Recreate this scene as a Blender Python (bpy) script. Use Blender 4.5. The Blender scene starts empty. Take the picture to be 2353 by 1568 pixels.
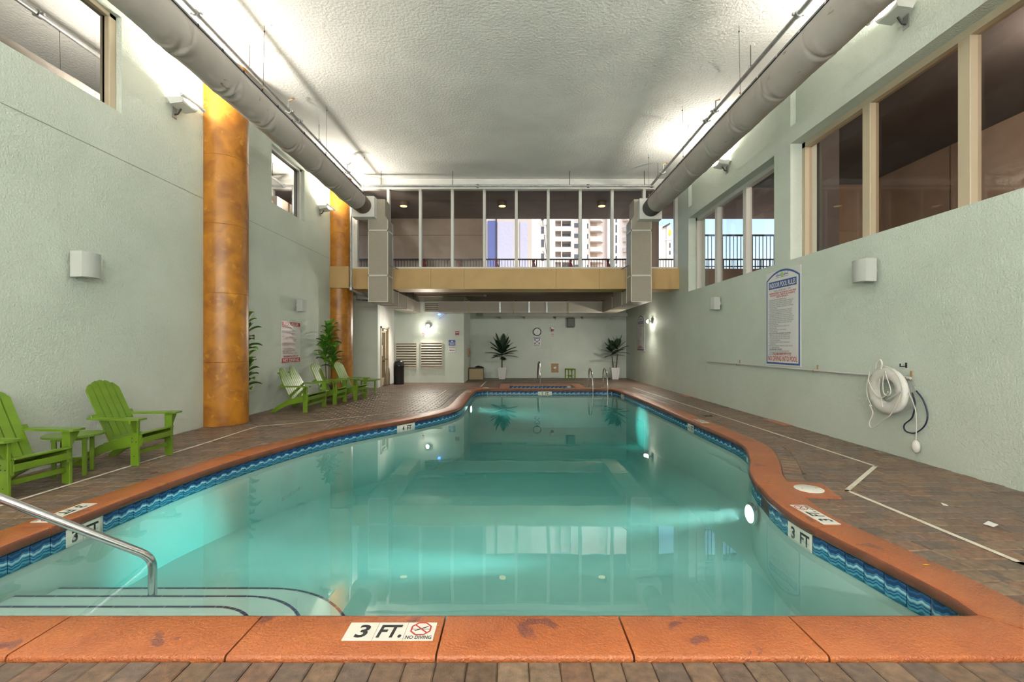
import bpy, bmesh, math, random
import numpy as np
from mathutils import Vector, Matrix, noise

random.seed(7)
scene = bpy.context.scene
COL = scene.collection

# ------------------------------------------------------------------ camera, sky, sun, exposure
F, CX, CY, CAMZ = 1046.0, 1180.0, 795.0, 1.5          # focal length in pixels, vanishing point, eye height
cam_data = bpy.data.cameras.new('camera')
cam_data.sensor_width = 36.0
cam_data.lens = F / 2353.0 * 36.0
cam_data.shift_x = -(CX - 1176.5) / 2353.0
cam_data.shift_y = (CY - 784.0) / 2353.0
cam_data.clip_start, cam_data.clip_end = 0.05, 800
cam = bpy.data.objects.new('camera', cam_data)
COL.objects.link(cam)
cam.location = (0, 0, CAMZ)
cam.rotation_euler = (math.radians(90), 0, 0)
scene.camera = cam

world = bpy.data.worlds.new('sky')
scene.world = world
world.use_nodes = True
wn = world.node_tree.nodes
sky = wn.new('ShaderNodeTexSky')
sky.sky_type = 'NISHITA'
sky.sun_disc = False
sky.sun_elevation = math.radians(48)
sky.sun_rotation = math.radians(150)
sky.air_density, sky.dust_density, sky.ozone_density = 1.0, 2.5, 0.8
bg = wn['Background']
bg.inputs['Strength'].default_value = 0.36
world.node_tree.links.new(sky.outputs['Color'], bg.inputs['Color'])

sun_data = bpy.data.lights.new('sun', 'SUN')
sun_data.energy = 2.5
sun_data.angle = math.radians(0.6)
sun_data.color = (1.0, 0.95, 0.88)
sun = bpy.data.objects.new('sun', sun_data)
COL.objects.link(sun)
sun.rotation_euler = Vector((-0.62, 0.42, -0.80)).to_track_quat('-Z', 'Y').to_euler()

vs = scene.view_settings
vs.view_transform, vs.look, vs.gamma, vs.use_curve_mapping = 'Standard', 'None', 1.0, False
vs.exposure = 0.28
cy = scene.cycles
cy.use_denoising = True
cy.use_adaptive_sampling = True
cy.adaptive_threshold, cy.adaptive_min_samples = 0.15, 16
cy.max_bounces, cy.diffuse_bounces, cy.glossy_bounces = 6, 3, 3
cy.transmission_bounces, cy.transparent_max_bounces, cy.volume_bounces = 2, 16, 0
cy.caustics_reflective = cy.caustics_refractive = False
cy.sample_clamp_indirect = 6.0
cy.blur_glossy = 0.5

UP_W, FLOOD_W, POOL_W, FILL_W = 122.0, 190.0, 3000.0, 340.0   # watts: uplights, wall floodlights, underwater lamps, fill lights added behind the camera

# ------------------------------------------------------------------ helpers
def P(u, v, z=0.0):
    """photo pixel -> point on the horizontal plane at height z"""
    y = F * (CAMZ - z) / (v - CY)
    return Vector(((u - CX) / F * y, y, z))

def frame(o, r, u):
    """matrix of a wall frame: x = right, y = up, z = out of the wall"""
    r, u = Vector(r).normalized(), Vector(u).normalized()
    n = r.cross(u)
    m = Matrix.Identity(4)
    for i in range(3):
        m[i][0], m[i][1], m[i][2], m[i][3] = r[i], u[i], n[i], o[i]
    return m

def world_of(o):
    return o.matrix_basis if o.parent is None else world_of(o.parent) @ o.matrix_basis

TEXTS = {}
def text_geo(s, bold=0.0, shear=0.0):
    k = (s, bold, shear)
    if k not in TEXTS:
        c = bpy.data.curves.new('lettering', 'FONT')
        c.body, c.size, c.offset, c.shear, c.resolution_u, c.fill_mode = s, 1.0, bold, shear, 3, 'FRONT'
        o = bpy.data.objects.new('lettering', c)
        COL.objects.link(o)
        dg = bpy.context.evaluated_depsgraph_get()
        me = o.evaluated_get(dg).to_mesh()
        TEXTS[k] = ([v.co.copy() for v in me.vertices], [tuple(p.vertices) for p in me.polygons])
        o.evaluated_get(dg).to_mesh_clear()
        bpy.data.objects.remove(o)
        bpy.data.curves.remove(c)
    return TEXTS[k]

class MB:
    """collects shapes into one mesh; every vertex goes through the matrix m"""
    def __init__(self, m=None):
        self.v, self.f, self.m, self.c = [], [], m or Matrix.Identity(4), []
    def add(self, vs, fs, col=None):
        b = len(self.v)
        self.v += [self.m @ Vector(p) for p in vs]
        self.f += [tuple(b + i for i in f) for f in fs]
        self.c += [col] * len(fs)
        return self
    def box(self, x0, x1, y0, y1, z0, z1, b=0.0):
        lo, hi = (x0, y0, z0), (x1, y1, z1)
        lo, hi = [min(a, c) for a, c in zip(lo, hi)], [max(a, c) for a, c in zip(lo, hi)]
        if b <= 0:
            vs = [(x, y, z) for z in (lo[2], hi[2]) for y in (lo[1], hi[1]) for x in (lo[0], hi[0])]
            return self.add(vs, [(0, 2, 3, 1), (4, 5, 7, 6), (0, 1, 5, 4), (2, 6, 7, 3), (0, 4, 6, 2), (1, 3, 7, 5)])
        b = min(b, *[(h - l) * 0.45 for l, h in zip(lo, hi)])
        vs, ix = [], {}
        for s in [(i, j, k) for i in (0, 1) for j in (0, 1) for k in (0, 1)]:
            for a in range(3):
                p = []
                for d in range(3):
                    e = (lo, hi)[s[d]][d]
                    p.append(e if d == a else e + (b if s[d] == 0 else -b))
                ix[(s, a)] = len(vs)
                vs.append(p)
        fs = []
        for a in range(3):
            o1, o2 = [d for d in range(3) if d != a]
            for sa in (0, 1):
                q = []
                for (p1, p2) in ((0, 0), (1, 0), (1, 1), (0, 1)):
                    s = [0, 0, 0]; s[a], s[o1], s[o2] = sa, p1, p2
                    q.append(ix[(tuple(s), a)])
                fs.append(tuple(q))
            for p1 in (0, 1):
                for p2 in (0, 1):
                    s0, s1 = [0, 0, 0], [0, 0, 0]
                    s0[o1], s0[o2], s1[o1], s1[o2] = p1, p2, p1, p2
                    s0[a], s1[a] = 0, 1
                    s0, s1 = tuple(s0), tuple(s1)
                    fs.append((ix[(s0, o1)], ix[(s0, o2)], ix[(s1, o2)], ix[(s1, o1)]))
        for s in [(i, j, k) for i in (0, 1) for j in (0, 1) for k in (0, 1)]:
            fs.append((ix[(s, 0)], ix[(s, 1)], ix[(s, 2)]))
        return self.add(vs, fs)
    def bar(self, p, q, w, t, up=(0, 0, 1), b=0.0):
        """box of cross-section w x t from p to q; t is measured along 'up'"""
        p, q = Vector(p), Vector(q)
        d = q - p
        x = d.normalized()
        s = x.cross(Vector(up)).normalized()
        u = s.cross(x)
        m0 = self.m
        self.m = m0 @ Matrix(((x.x, s.x, u.x, p.x), (x.y, s.y, u.y, p.y), (x.z, s.z, u.z, p.z), (0, 0, 0, 1)))
        self.box(0, d.length, -w / 2, w / 2, -t / 2, t / 2, b)
        self.m = m0
        return self
    def prism(self, pts, z0, z1):
        """polygon in the local xy plane pulled from z0 to z1"""
        n = len(pts)
        vs = [(p[0], p[1], z0) for p in pts] + [(p[0], p[1], z1) for p in pts]
        fs = [tuple(range(n - 1, -1, -1)), tuple(range(n, 2 * n))]
        fs += [(i, (i + 1) % n, n + (i + 1) % n, n + i) for i in range(n)]
        return self.add(vs, fs)
    def tube(self, pts, r, n=10, closed=False, caps=True):
        pts = [Vector(p) for p in pts]
        k = len(pts)
        rr = r if isinstance(r, (list, tuple)) else [r] * k
        vs, fs = [], []
        nrm = None
        for i, p in enumerate(pts):
            a = pts[(i - 1) % k] if (closed or i > 0) else p
            c = pts[(i + 1) % k] if (closed or i < k - 1) else p
            t = (c - a).normalized()
            if nrm is None:
                nrm = t.cross(Vector((0, 0, 1)) if abs(t.z) < 0.9 else Vector((1, 0, 0))).normalized()
            nrm = (nrm - t * nrm.dot(t)).normalized()
            bn = t.cross(nrm)
            for j in range(n):
                an = 2 * math.pi * j / n
                vs.append(p + (nrm * math.cos(an) + bn * math.sin(an)) * rr[i])
        for i in range(k if closed else k - 1):
            for j in range(n):
                i2, j2 = (i + 1) % k, (j + 1) % n
                fs.append((i * n + j, i * n + j2, i2 * n + j2, i2 * n + j))
        if caps and not closed:
            fs += [tuple(range(n - 1, -1, -1)), tuple(range((k - 1) * n, k * n))]
        return self.add(vs, fs)
    def lathe(self, prof, n=24, c=(0, 0, 0), axis='z', a0=0.0, a1=2 * math.pi):
        """profile of (radius, height) turned about an axis through c"""
        full = abs(a1 - a0 - 2 * math.pi) < 1e-6
        m = n if full else n + 1
        vs, fs = [], []
        for r, h in prof:
            for j in range(m):
                a = a0 + (a1 - a0) * j / n
                x, y = r * math.cos(a), r * math.sin(a)
                p = {'z': (x, y, h), 'x': (h, x, y), 'y': (x, h, y)}[axis]
                vs.append((c[0] + p[0], c[1] + p[1], c[2] + p[2]))
        for i in range(len(prof) - 1):
            for j in range(n):
                j2 = (j + 1) % m
                fs.append((i * m + j, i * m + j2, (i + 1) * m + j2, (i + 1) * m + j))
        if full and prof[0][0] > 1e-6:
            fs.append(tuple(range(m)))
        if full and prof[-1][0] > 1e-6:
            fs.append(tuple(range((len(prof) - 1) * m, len(prof) * m)))
        return self.add(vs, fs)
    def sphere(self, c, r, n=12, k=8):
        rx, ry, rz = r if isinstance(r, (tuple, list)) else (r, r, r)
        vs, fs = [], []
        for i in range(k + 1):
            a = math.pi * i / k
            for j in range(n):
                b = 2 * math.pi * j / n
                vs.append((c[0] + rx * math.sin(a) * math.cos(b), c[1] + ry * math.sin(a) * math.sin(b), c[2] + rz * math.cos(a)))
        for i in range(k):
            for j in range(n):
                fs.append((i * n + j, i * n + (j + 1) % n, (i + 1) * n + (j + 1) % n, (i + 1) * n + j))
        return self.add(vs, fs)
    def text(self, s, x, y, h, w=None, align='l', z=0.001, bold=0.0, shear=0.0, fit=None):
        """lettering in the local xy plane: cap height h, lower left at x, y; w = width to fill"""
        vs, fs = text_geo(s, bold, shear)
        if not vs:
            return self
        x0, x1 = min(v.x for v in vs), max(v.x for v in vs)
        sy = h / 0.70
        sx = sy if w is None else w / max(x1 - x0, 1e-6)
        if fit:
            sx = min(sx, fit / max(x1 - x0, 1e-6))
        ww = (x1 - x0) * sx
        ox = x - {'l': 0, 'c': ww / 2, 'r': ww}[align]
        return self.add([(ox + (v.x - x0) * sx, y + v.y * sy, z) for v in vs], fs)
    def build(self, name, mat, parent=None, smooth=False, label=None, cat=None, group=None, kind=None, fix=True, angle=40, attr=False):
        me = bpy.data.meshes.new(name)
        vs = self.v
        if parent is not None:
            inv = world_of(parent).inverted()
            vs = [inv @ p for p in vs]
        lo = [min(p[i] for p in vs) for i in range(3)]
        hi = [max(p[i] for p in vs) for i in range(3)]
        o0 = Vector(((lo[0] + hi[0]) / 2, (lo[1] + hi[1]) / 2, lo[2]))
        me.from_pydata([p - o0 for p in vs], [], self.f)
        if attr:
            ca = me.color_attributes.new('Col', 'FLOAT_COLOR', 'CORNER')
            data = []
            for p, c in zip(me.polygons, self.c):
                data += list(c) * p.loop_total
            ca.data.foreach_set('color', data)
        if fix:
            bm = bmesh.new(); bm.from_mesh(me)
            bmesh.ops.recalc_face_normals(bm, faces=bm.faces)
            bm.to_mesh(me); bm.free()
        if smooth:
            me.polygons.foreach_set('use_smooth', [True] * len(me.polygons))
            me.set_sharp_from_angle(angle=math.radians(angle))
        me.materials.append(mat)
        o = bpy.data.objects.new(name, me)
        COL.objects.link(o)
        o.parent = parent
        o.location = o0
        tag(o, label, cat, group, kind)
        return o

def tag(o, label=None, cat=None, group=None, kind=None):
    for k, v in (('label', label), ('category', cat), ('group', group), ('kind', kind)):
        if v: o[k] = v
    return o

def thing(name, label, cat, loc=(0, 0, 0), rz=0.0, group=None, kind=None):
    o = bpy.data.objects.new(name, None)
    COL.objects.link(o)
    o.empty_display_size = 0.1
    o.location = loc
    o.rotation_euler = (0, 0, rz)
    return tag(o, label, cat, group, kind)

def children(o):
    return [c for c in bpy.data.objects if c.parent == o]

def dup(o, loc=None, rz=None, label=None, parent=None):
    kids = children(o)
    c = o.copy()
    COL.objects.link(c)
    if parent is not None: c.parent = parent
    if loc is not None: c.location = loc
    if rz is not None: c.rotation_euler = (0, 0, rz)
    if label: c['label'] = label
    for k in kids:
        dup(k, parent=c)
    return c

def point_light(name, loc, watts, color, radius=0.05, parent=None):
    d = bpy.data.lights.new(name, 'POINT')
    d.energy, d.color, d.shadow_soft_size = watts, color, radius
    o = bpy.data.objects.new(name, d)
    COL.objects.link(o)
    if parent is not None:
        o.parent = parent
        loc = world_of(parent).inverted() @ Vector(loc)
    o.location = loc
    return o

def aim_light(name, kind, loc, to, watts, color, parent=None, size=(0.3, 0.1), cone=100, blend=0.6, radius=0.05):
    d = bpy.data.lights.new(name, kind)
    d.energy, d.color = watts, color
    if kind == 'AREA':
        d.shape, d.size, d.size_y = 'RECTANGLE', size[0], size[1]
    else:
        d.spot_size, d.spot_blend, d.shadow_soft_size = math.radians(cone), blend, radius
    o = bpy.data.objects.new(name, d)
    COL.objects.link(o)
    loc, to = Vector(loc), Vector(to)
    if parent is not None:
        o.parent = parent
        inv = world_of(parent).inverted()
        loc, to = inv @ loc, inv @ to
    o.location = loc
    o.rotation_euler = (to - loc).to_track_quat('-Z', 'X').to_euler()
    return o

# ------------------------------------------------------------------ materials
def srgb(r, g, b):
    f = lambda c: (c / 255 / 12.92) if c / 255 <= 0.04045 else ((c / 255 + 0.055) / 1.055) ** 2.4
    return (f(r), f(g), f(b))

def nodes_of(name):
    m = bpy.data.materials.new(name)
    m.use_nodes = True
    nt = m.node_tree
    return m, nt, nt.nodes['Principled BSDF'], nt.nodes, nt.links

def rgba(c):
    return (c[0], c[1], c[2], 1.0)

def mat(name, color, rough=0.6, metal=0.0, color2=None, nscale=4.0, namount=1.0, nlo=0.35, nhi=0.65, bump=None, spec=0.5,
        emit=None, estr=0.0, stretch=(1, 1, 1), coords='pos', coat=0.0, color3=None, c3=(30.0, 0.62, 0.68), bump2=None, rough2=None):
    m, nt, bsdf, N, L = nodes_of(name)
    bsdf.inputs['Base Color'].default_value = rgba(color)
    bsdf.inputs['Roughness'].default_value = rough
    bsdf.inputs['Metallic'].default_value = metal
    bsdf.inputs['Specular IOR Level'].default_value = spec
    bsdf.inputs['Coat Weight'].default_value = coat
    if emit:
        bsdf.inputs['Emission Color'].default_value = rgba(emit)
        bsdf.inputs['Emission Strength'].default_value = estr
        m.cycles.emission_sampling = 'NONE'      # the lamp objects inside the fittings carry the light
    if color2 is None and bump is None and color3 is None:
        return m
    if coords == 'pos':
        src = N.new('ShaderNodeNewGeometry').outputs['Position']
    else:
        src = N.new('ShaderNodeTexCoord').outputs['Object']
    mp = N.new('ShaderNodeMapping')
    mp.inputs['Scale'].default_value = stretch
    L.new(src, mp.inputs['Vector'])
    def nz(scale, detail=4.0, dist=0.0):
        t = N.new('ShaderNodeTexNoise')
        t.inputs['Scale'].default_value, t.inputs['Detail'].default_value, t.inputs['Distortion'].default_value = scale, detail, dist
        L.new(mp.outputs['Vector'], t.inputs['Vector'])
        return t
    def ramp(t, lo, hi):
        r = N.new('ShaderNodeMapRange')
        r.inputs['From Min'].default_value, r.inputs['From Max'].default_value = lo, hi
        L.new(t.outputs['Fac'], r.inputs['Value'])
        return r.outputs['Result']
    out = None
    if color2 is not None:
        mx = N.new('ShaderNodeMix'); mx.data_type = 'RGBA'
        fac = ramp(nz(nscale, 6.0, 0.6), nlo, nhi)
        ml = N.new('ShaderNodeMath'); ml.operation = 'MULTIPLY'; ml.inputs[1].default_value = namount
        L.new(fac, ml.inputs[0])
        L.new(ml.outputs[0], mx.inputs['Factor'])
        mx.inputs['A'].default_value, mx.inputs['B'].default_value = rgba(color), rgba(color2)
        out = mx.outputs['Result']
        if rough2 is not None:
            rr = N.new('ShaderNodeMapRange')
            rr.inputs['To Min'].default_value, rr.inputs['To Max'].default_value = rough, rough2
            L.new(fac, rr.inputs['Value']); L.new(rr.outputs['Result'], bsdf.inputs['Roughness'])
    if color3 is not None:
        mx = N.new('ShaderNodeMix'); mx.data_type = 'RGBA'
        L.new(ramp(nz(c3[0], 5.0, 0.8), c3[1], c3[2]), mx.inputs['Factor'])
        if out is not None: L.new(out, mx.inputs['A'])
        else: mx.inputs['A'].default_value = rgba(color)
        mx.inputs['B'].default_value = rgba(color3)
        out = mx.outputs['Result']
    if out is not None:
        L.new(out, bsdf.inputs['Base Color'])
    prev = None
    for b in (bump, bump2):
        if b:
            bp = N.new('ShaderNodeBump')
            bp.inputs['Strength'].default_value, bp.inputs['Distance'].default_value = b[1], b[2]
            L.new(nz(b[0], 3.0).outputs['Fac'], bp.inputs['Height'])
            if prev: L.new(prev, bp.inputs['Normal'])
            prev = bp.outputs['Normal']
    if prev: L.new(prev, bsdf.inputs['Normal'])
    return m

M = {}
M['mint'] = mat('mint_stucco', (0.645, 0.71, 0.635), 0.62, color2=(0.59, 0.655, 0.58), nscale=0.9, bump=(42, 0.8, 0.012), spec=0.3)
M['ceiling'] = mat('ceiling_stucco', (0.84, 0.83, 0.80), 0.75, color2=(0.75, 0.74, 0.72), nscale=0.8, bump=(20, 0.8, 0.02), bump2=(90, 0.3, 0.004), spec=0.25)
M['white_wall'] = mat('white_plaster', (0.78, 0.77, 0.73), 0.6, color2=(0.70, 0.69, 0.66), nscale=2, bump=(60, 0.3, 0.005))
M['tan'] = mat('tan_paint', (0.55, 0.365, 0.155), 0.6, color2=(0.49, 0.32, 0.13), nscale=1.2, bump=(60, 0.3, 0.005))
M['soffit'] = mat('brown_soffit', (0.20, 0.145, 0.10), 0.7, color2=(0.17, 0.12, 0.085), nscale=2, bump=(50, 0.3, 0.005))
M['stucco'] = mat('beige_stucco', (0.50, 0.38, 0.29), 0.75, color2=(0.44, 0.33, 0.25), nscale=1.5, bump=(40, 0.5, 0.01))
M['soffit_dark'] = mat('dark_grey_soffit', (0.11, 0.10, 0.098), 0.85, color2=(0.09, 0.082, 0.08), nscale=1.2, bump=(40, 0.3, 0.005))
M['pole'] = mat('aluminium_pole', (0.72, 0.72, 0.71), 0.35, 0.35)
M['soffit_out'] = mat('grey_brown_soffit', (0.27, 0.20, 0.165), 0.8, color2=(0.22, 0.165, 0.14), nscale=1.2, bump=(40, 0.3, 0.005))
M['orange_col'] = mat('amber_faux_finish', (0.46, 0.185, 0.016), 0.36, color2=(0.26, 0.092, 0.010), nscale=3.2, nlo=0.36, nhi=0.66, bump=(30, 0.12, 0.004),
                      color3=(0.68, 0.34, 0.06), c3=(6.5, 0.60, 0.85))
M['frame_w'] = mat('white_frame', (0.70, 0.69, 0.65), 0.4)
M['frame_t'] = mat('tan_frame', (0.52, 0.44, 0.31), 0.45)
M['rubber'] = mat('black_rubber', (0.012, 0.012, 0.013), 0.5)
M['black'] = mat('black_plastic', (0.012, 0.012, 0.014), 0.35)
M['dark_metal'] = mat('dark_metal', (0.04, 0.035, 0.035), 0.5, 0.3)
M['steel'] = mat('stainless_steel', (0.62, 0.63, 0.65), 0.16, 1.0)
M['galv'] = mat('galvanized_steel', (0.42, 0.43, 0.43), 0.42, 0.7, color2=(0.32, 0.33, 0.33), nscale=9)
M['duct'] = mat('painted_duct', (0.36, 0.32, 0.255), 0.5, color2=(0.31, 0.275, 0.22), nscale=40, bump=(120, 0.15, 0.002))
M['duct_seam'] = mat('duct_tape', (0.62, 0.60, 0.55), 0.45)
M['fabric'] = mat('duct_fabric', (0.52, 0.48, 0.45), 0.85, color2=(0.44, 0.395, 0.36), nscale=1.1, bump=(55, 0.25, 0.006), color3=(0.26, 0.19, 0.12), c3=(9.0, 0.68, 0.76), stretch=(1, 0.5, 1))
M['fabric_dark'] = mat('duct_cuff', (0.17, 0.115, 0.09), 0.8)
M['fabric_dark2'] = mat('duct_cuff_grey', (0.11, 0.11, 0.11), 0.8)
M['green'] = mat('lime_green_board', (0.14, 0.245, 0.018), 0.30, color2=(0.118, 0.21, 0.015), nscale=6, coords='obj')
M['bolt'] = mat('bolt_dark', (0.02, 0.02, 0.02), 0.5)
M['coping'] = mat('orange_coping', (0.42, 0.120, 0.034), 0.28, color2=(0.35, 0.092, 0.028), nscale=3.0, color3=(0.19, 0.055, 0.036), c3=(3.4, 0.635, 0.655),
                  bump=(75, 0.9, 0.008), spec=0.6)
M['coping_face'] = mat('brown_coping_face', (0.16, 0.052, 0.026), 0.4, color2=(0.115, 0.040, 0.022), nscale=5, bump=(75, 0.6, 0.006))  # darker brown for the pool-side face of the coping
M['sand'] = mat('joint_sand', (0.16, 0.12, 0.085), 0.95, color2=(0.11, 0.08, 0.06), nscale=12)
M['white_tile'] = mat('white_tile', (0.80, 0.78, 0.70), 0.3)
M['ink'] = mat('black_print', (0.022, 0.022, 0.025), 0.4)
M['red_ink'] = mat('red_print', (0.48, 0.035, 0.045), 0.45)
M['navy_ink'] = mat('navy_print', (0.028, 0.045, 0.14), 0.45)
M['blue_ink'] = mat('blue_print', (0.022, 0.075, 0.28), 0.4)
M['grey_ink'] = mat('grey_print', (0.12, 0.14, 0.19), 0.45)
M['green_ink'] = mat('green_print', (0.35, 0.58, 0.14), 0.45)
M['yellow_ink'] = mat('yellow_print', (0.75, 0.50, 0.03), 0.45)
M['sign_white'] = mat('sign_white', (0.74, 0.73, 0.72), 0.4)
M['white_plastic'] = mat('white_plastic', (0.72, 0.73, 0.70), 0.4)
M['speaker'] = mat('speaker_grey', (0.54, 0.56, 0.52), 0.5)
M['speaker_grille'] = mat('speaker_grille', (0.48, 0.51, 0.475), 0.55, bump=(400, 0.5, 0.002))
M['rope'] = mat('rope_white', (0.72, 0.70, 0.64), 0.8)
M['ring'] = mat('life_ring_white', (0.78, 0.77, 0.73), 0.45, color2=(0.70, 0.68, 0.62), nscale=9)
M['blue_rope'] = mat('navy_cord', (0.012, 0.022, 0.06), 0.6)
M['tape'] = mat('white_tape_line', (0.74, 0.70, 0.60), 0.6, color2=(0.55, 0.45, 0.34), nscale=7, nlo=0.5, nhi=0.75)
M['plaster'] = mat('pool_plaster', (0.54, 0.68, 0.65), 0.7, color2=(0.49, 0.63, 0.61), nscale=2)
M['grout'] = mat('tile_grout', (0.74, 0.75, 0.70), 0.7)
M['step_tile'] = mat('navy_step_tile', (0.012, 0.03, 0.10), 0.3)
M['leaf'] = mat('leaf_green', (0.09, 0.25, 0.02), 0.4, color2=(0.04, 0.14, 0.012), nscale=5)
M['leaf_pale'] = mat('leaf_light_green', (0.22, 0.44, 0.04), 0.4, color2=(0.14, 0.33, 0.03), nscale=6)
M['palm'] = mat('palm_green', (0.016, 0.05, 0.016), 0.5, color2=(0.009, 0.03, 0.011), nscale=7)
M['stem'] = mat('plant_stem', (0.16, 0.13, 0.05), 0.7, color2=(0.05, 0.05, 0.02), nscale=20)
M['pot_white'] = mat('white_pot', (0.74, 0.73, 0.72), 0.4)
M['pot_brown'] = mat('brown_pot', (0.10, 0.055, 0.035), 0.6)
M['soil'] = mat('soil', (0.03, 0.02, 0.014), 0.95)
M['box_tan'] = mat('tan_box', (0.42, 0.33, 0.20), 0.6, color2=(0.36, 0.28, 0.17), nscale=4)
M['plate_tan'] = mat('tan_plate', (0.40, 0.24, 0.11), 0.5)
M['door_tan'] = mat('door_tan', (0.50, 0.41, 0.28), 0.5)
M['door_dark'] = mat('door_glass_dark', (0.10, 0.085, 0.05), 0.15)
M['louver'] = mat('louver_tan', (0.50, 0.46, 0.37), 0.5)
M['louver_dark'] = mat('louver_shadow_box', (0.05, 0.045, 0.04), 0.8)
M['alarm'] = mat('alarm_red', (0.28, 0.012, 0.012), 0.4)
M['cloth_dark'] = mat('dark_cloth', (0.015, 0.015, 0.018), 0.9)
M['paper'] = mat('paper_white', (0.78, 0.77, 0.74), 0.8)
M['lamp_warm'] = mat('lamp_warm_glow', (0.9, 0.8, 0.6), 0.5, emit=(1.0, 0.62, 0.25), estr=2.2)
M['lamp_white'] = mat('lamp_white_glow', (1, 1, 1), 0.5, emit=(1.0, 0.94, 0.82), estr=40.0)
M['lamp_tube'] = mat('uplight_tube_glow', (1, 1, 1), 0.5, emit=(1.0, 0.95, 0.84), estr=6.0)
M['lamp_blue'] = mat('blue_led_glow', (0.1, 0.2, 1), 0.5, emit=(0.05, 0.18, 1.0), estr=9.0)
M['pool_lamp'] = mat('pool_lamp_glow', (1, 1, 1), 0.5, emit=(0.9, 1.0, 1.0), estr=14.0)
M['condo'] = mat('condo_white', (0.72, 0.64, 0.58), 0.8, color2=(0.68, 0.60, 0.55), nscale=0.2)
M['condo2'] = mat('condo_cream', (0.76, 0.72, 0.65), 0.8)
M['condo_win'] = mat('condo_window', (0.07, 0.075, 0.09), 0.2)
M['condo_rail'] = mat('condo_rail', (0.62, 0.60, 0.58), 0.6)
M['annex'] = mat('annex_tan', (0.50, 0.44, 0.37), 0.85)
M['lavender'] = mat('lavender_stucco', (0.44, 0.43, 0.52), 0.85, bump=(6, 0.3, 0.05))
M['bay_shade_post'] = mat('bay_shade_and_post_blue', (0.10, 0.12, 0.29), 0.85)  # shade of the deep bay put into the blue; the post shares it
M['ground'] = mat('outside_ground', (0.35, 0.30, 0.24), 0.9)
M['ribbon'] = mat('red_ribbon', (0.22, 0.012, 0.025), 0.6)

def front_only(N, L, fac):
    """mirror the outer side only: the way out of a pane or of the water reflects nothing"""
    g = N.new('ShaderNodeNewGeometry')
    a = N.new('ShaderNodeMath'); a.operation = 'SUBTRACT'; a.inputs[0].default_value = 1.0
    L.new(g.outputs['Backfacing'], a.inputs[1])
    b = N.new('ShaderNodeMath'); b.operation = 'MULTIPLY'
    L.new(fac, b.inputs[0]); L.new(a.outputs[0], b.inputs[1])
    return b.outputs[0]

def glass_mat(name, tint, f0ior=1.45, extra=0.0):
    m, nt, bsdf, N, L = nodes_of(name)
    N.remove(bsdf)
    tr = N.new('ShaderNodeBsdfTransparent'); tr.inputs['Color'].default_value = rgba(tint)
    gl = N.new('ShaderNodeBsdfGlossy'); gl.inputs['Roughness'].default_value = 0.0
    fr = N.new('ShaderNodeFresnel'); fr.inputs['IOR'].default_value = f0ior
    mx = N.new('ShaderNodeMixShader')
    ad = N.new('ShaderNodeMath'); ad.operation = 'ADD'; ad.use_clamp = True; ad.inputs[1].default_value = extra
    L.new(front_only(N, L, fr.outputs['Fac']), ad.inputs[0])
    L.new(ad.outputs[0], mx.inputs['Fac'])
    L.new(tr.outputs['BSDF'], mx.inputs[1]); L.new(gl.outputs['BSDF'], mx.inputs[2])
    L.new(mx.outputs['Shader'], N['Material Output'].inputs['Surface'])
    return m
M['glass'] = glass_mat('window_glass', (0.90, 0.90, 0.90))
M['glass_dark'] = glass_mat('tinted_glass', (0.80, 0.77, 0.75))
M['glass_mirror'] = glass_mat('reflective_glass', (0.25, 0.24, 0.22), 1.45, 0.42)

def wave_tile():
    """printed pool tile: navy crest, blue band, white foam, turquoise lines"""
    m, nt, bsdf, N, L = nodes_of('wave_tile')
    tc = N.new('ShaderNodeTexCoord')
    sp = N.new('ShaderNodeSeparateXYZ'); L.new(tc.outputs['Object'], sp.inputs['Vector'])
    def math_(op, a, b):
        n = N.new('ShaderNodeMath'); n.operation = op
        for i, x in enumerate((a, b)):
            if isinstance(x, (int, float)): n.inputs[i].default_value = x
            else: L.new(x, n.inputs[i])
        return n.outputs[0]
    s1 = math_('MULTIPLY', math_('SINE', math_('MULTIPLY', sp.outputs['X'], 41.34), 0), 0.013)
    s2 = math_('MULTIPLY', math_('SINE', math_('ADD', math_('MULTIPLY', sp.outputs['X'], 124.0), 1.1), 0), 0.004)
    h = math_('ADD', sp.outputs['Z'], math_('ADD', s1, s2))
    t = math_('DIVIDE', h, 0.152)
    cr = N.new('ShaderNodeValToRGB')
    L.new(t, cr.inputs['Fac'])
    cr.color_ramp.interpolation = 'CONSTANT'
    stops = [(0.0, (0.02, 0.16, 0.30)), (0.12, (0.12, 0.42, 0.55)), (0.22, (0.02, 0.12, 0.27)), (0.30, (0.10, 0.40, 0.55)), (0.36, (0.02, 0.10, 0.25)),
             (0.43, (0.10, 0.38, 0.52)), (0.48, (0.45, 0.66, 0.72)), (0.58, (0.05, 0.20, 0.40)), (0.68, (0.015, 0.05, 0.15)), (0.84, (0.025, 0.10, 0.26)), (0.93, (0.012, 0.035, 0.11))]
    el = cr.color_ramp.elements
    el[0].position, el[0].color = stops[0][0], rgba(stops[0][1])
    el[1].position, el[1].color = stops[1][0], rgba(stops[1][1])
    for p, c in stops[2:]:
        e = el.new(p); e.color = rgba(c)
    L.new(cr.outputs['Color'], bsdf.inputs['Base Color'])
    bsdf.inputs['Roughness'].default_value = 0.15
    return m
M['wave'] = wave_tile()

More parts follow.
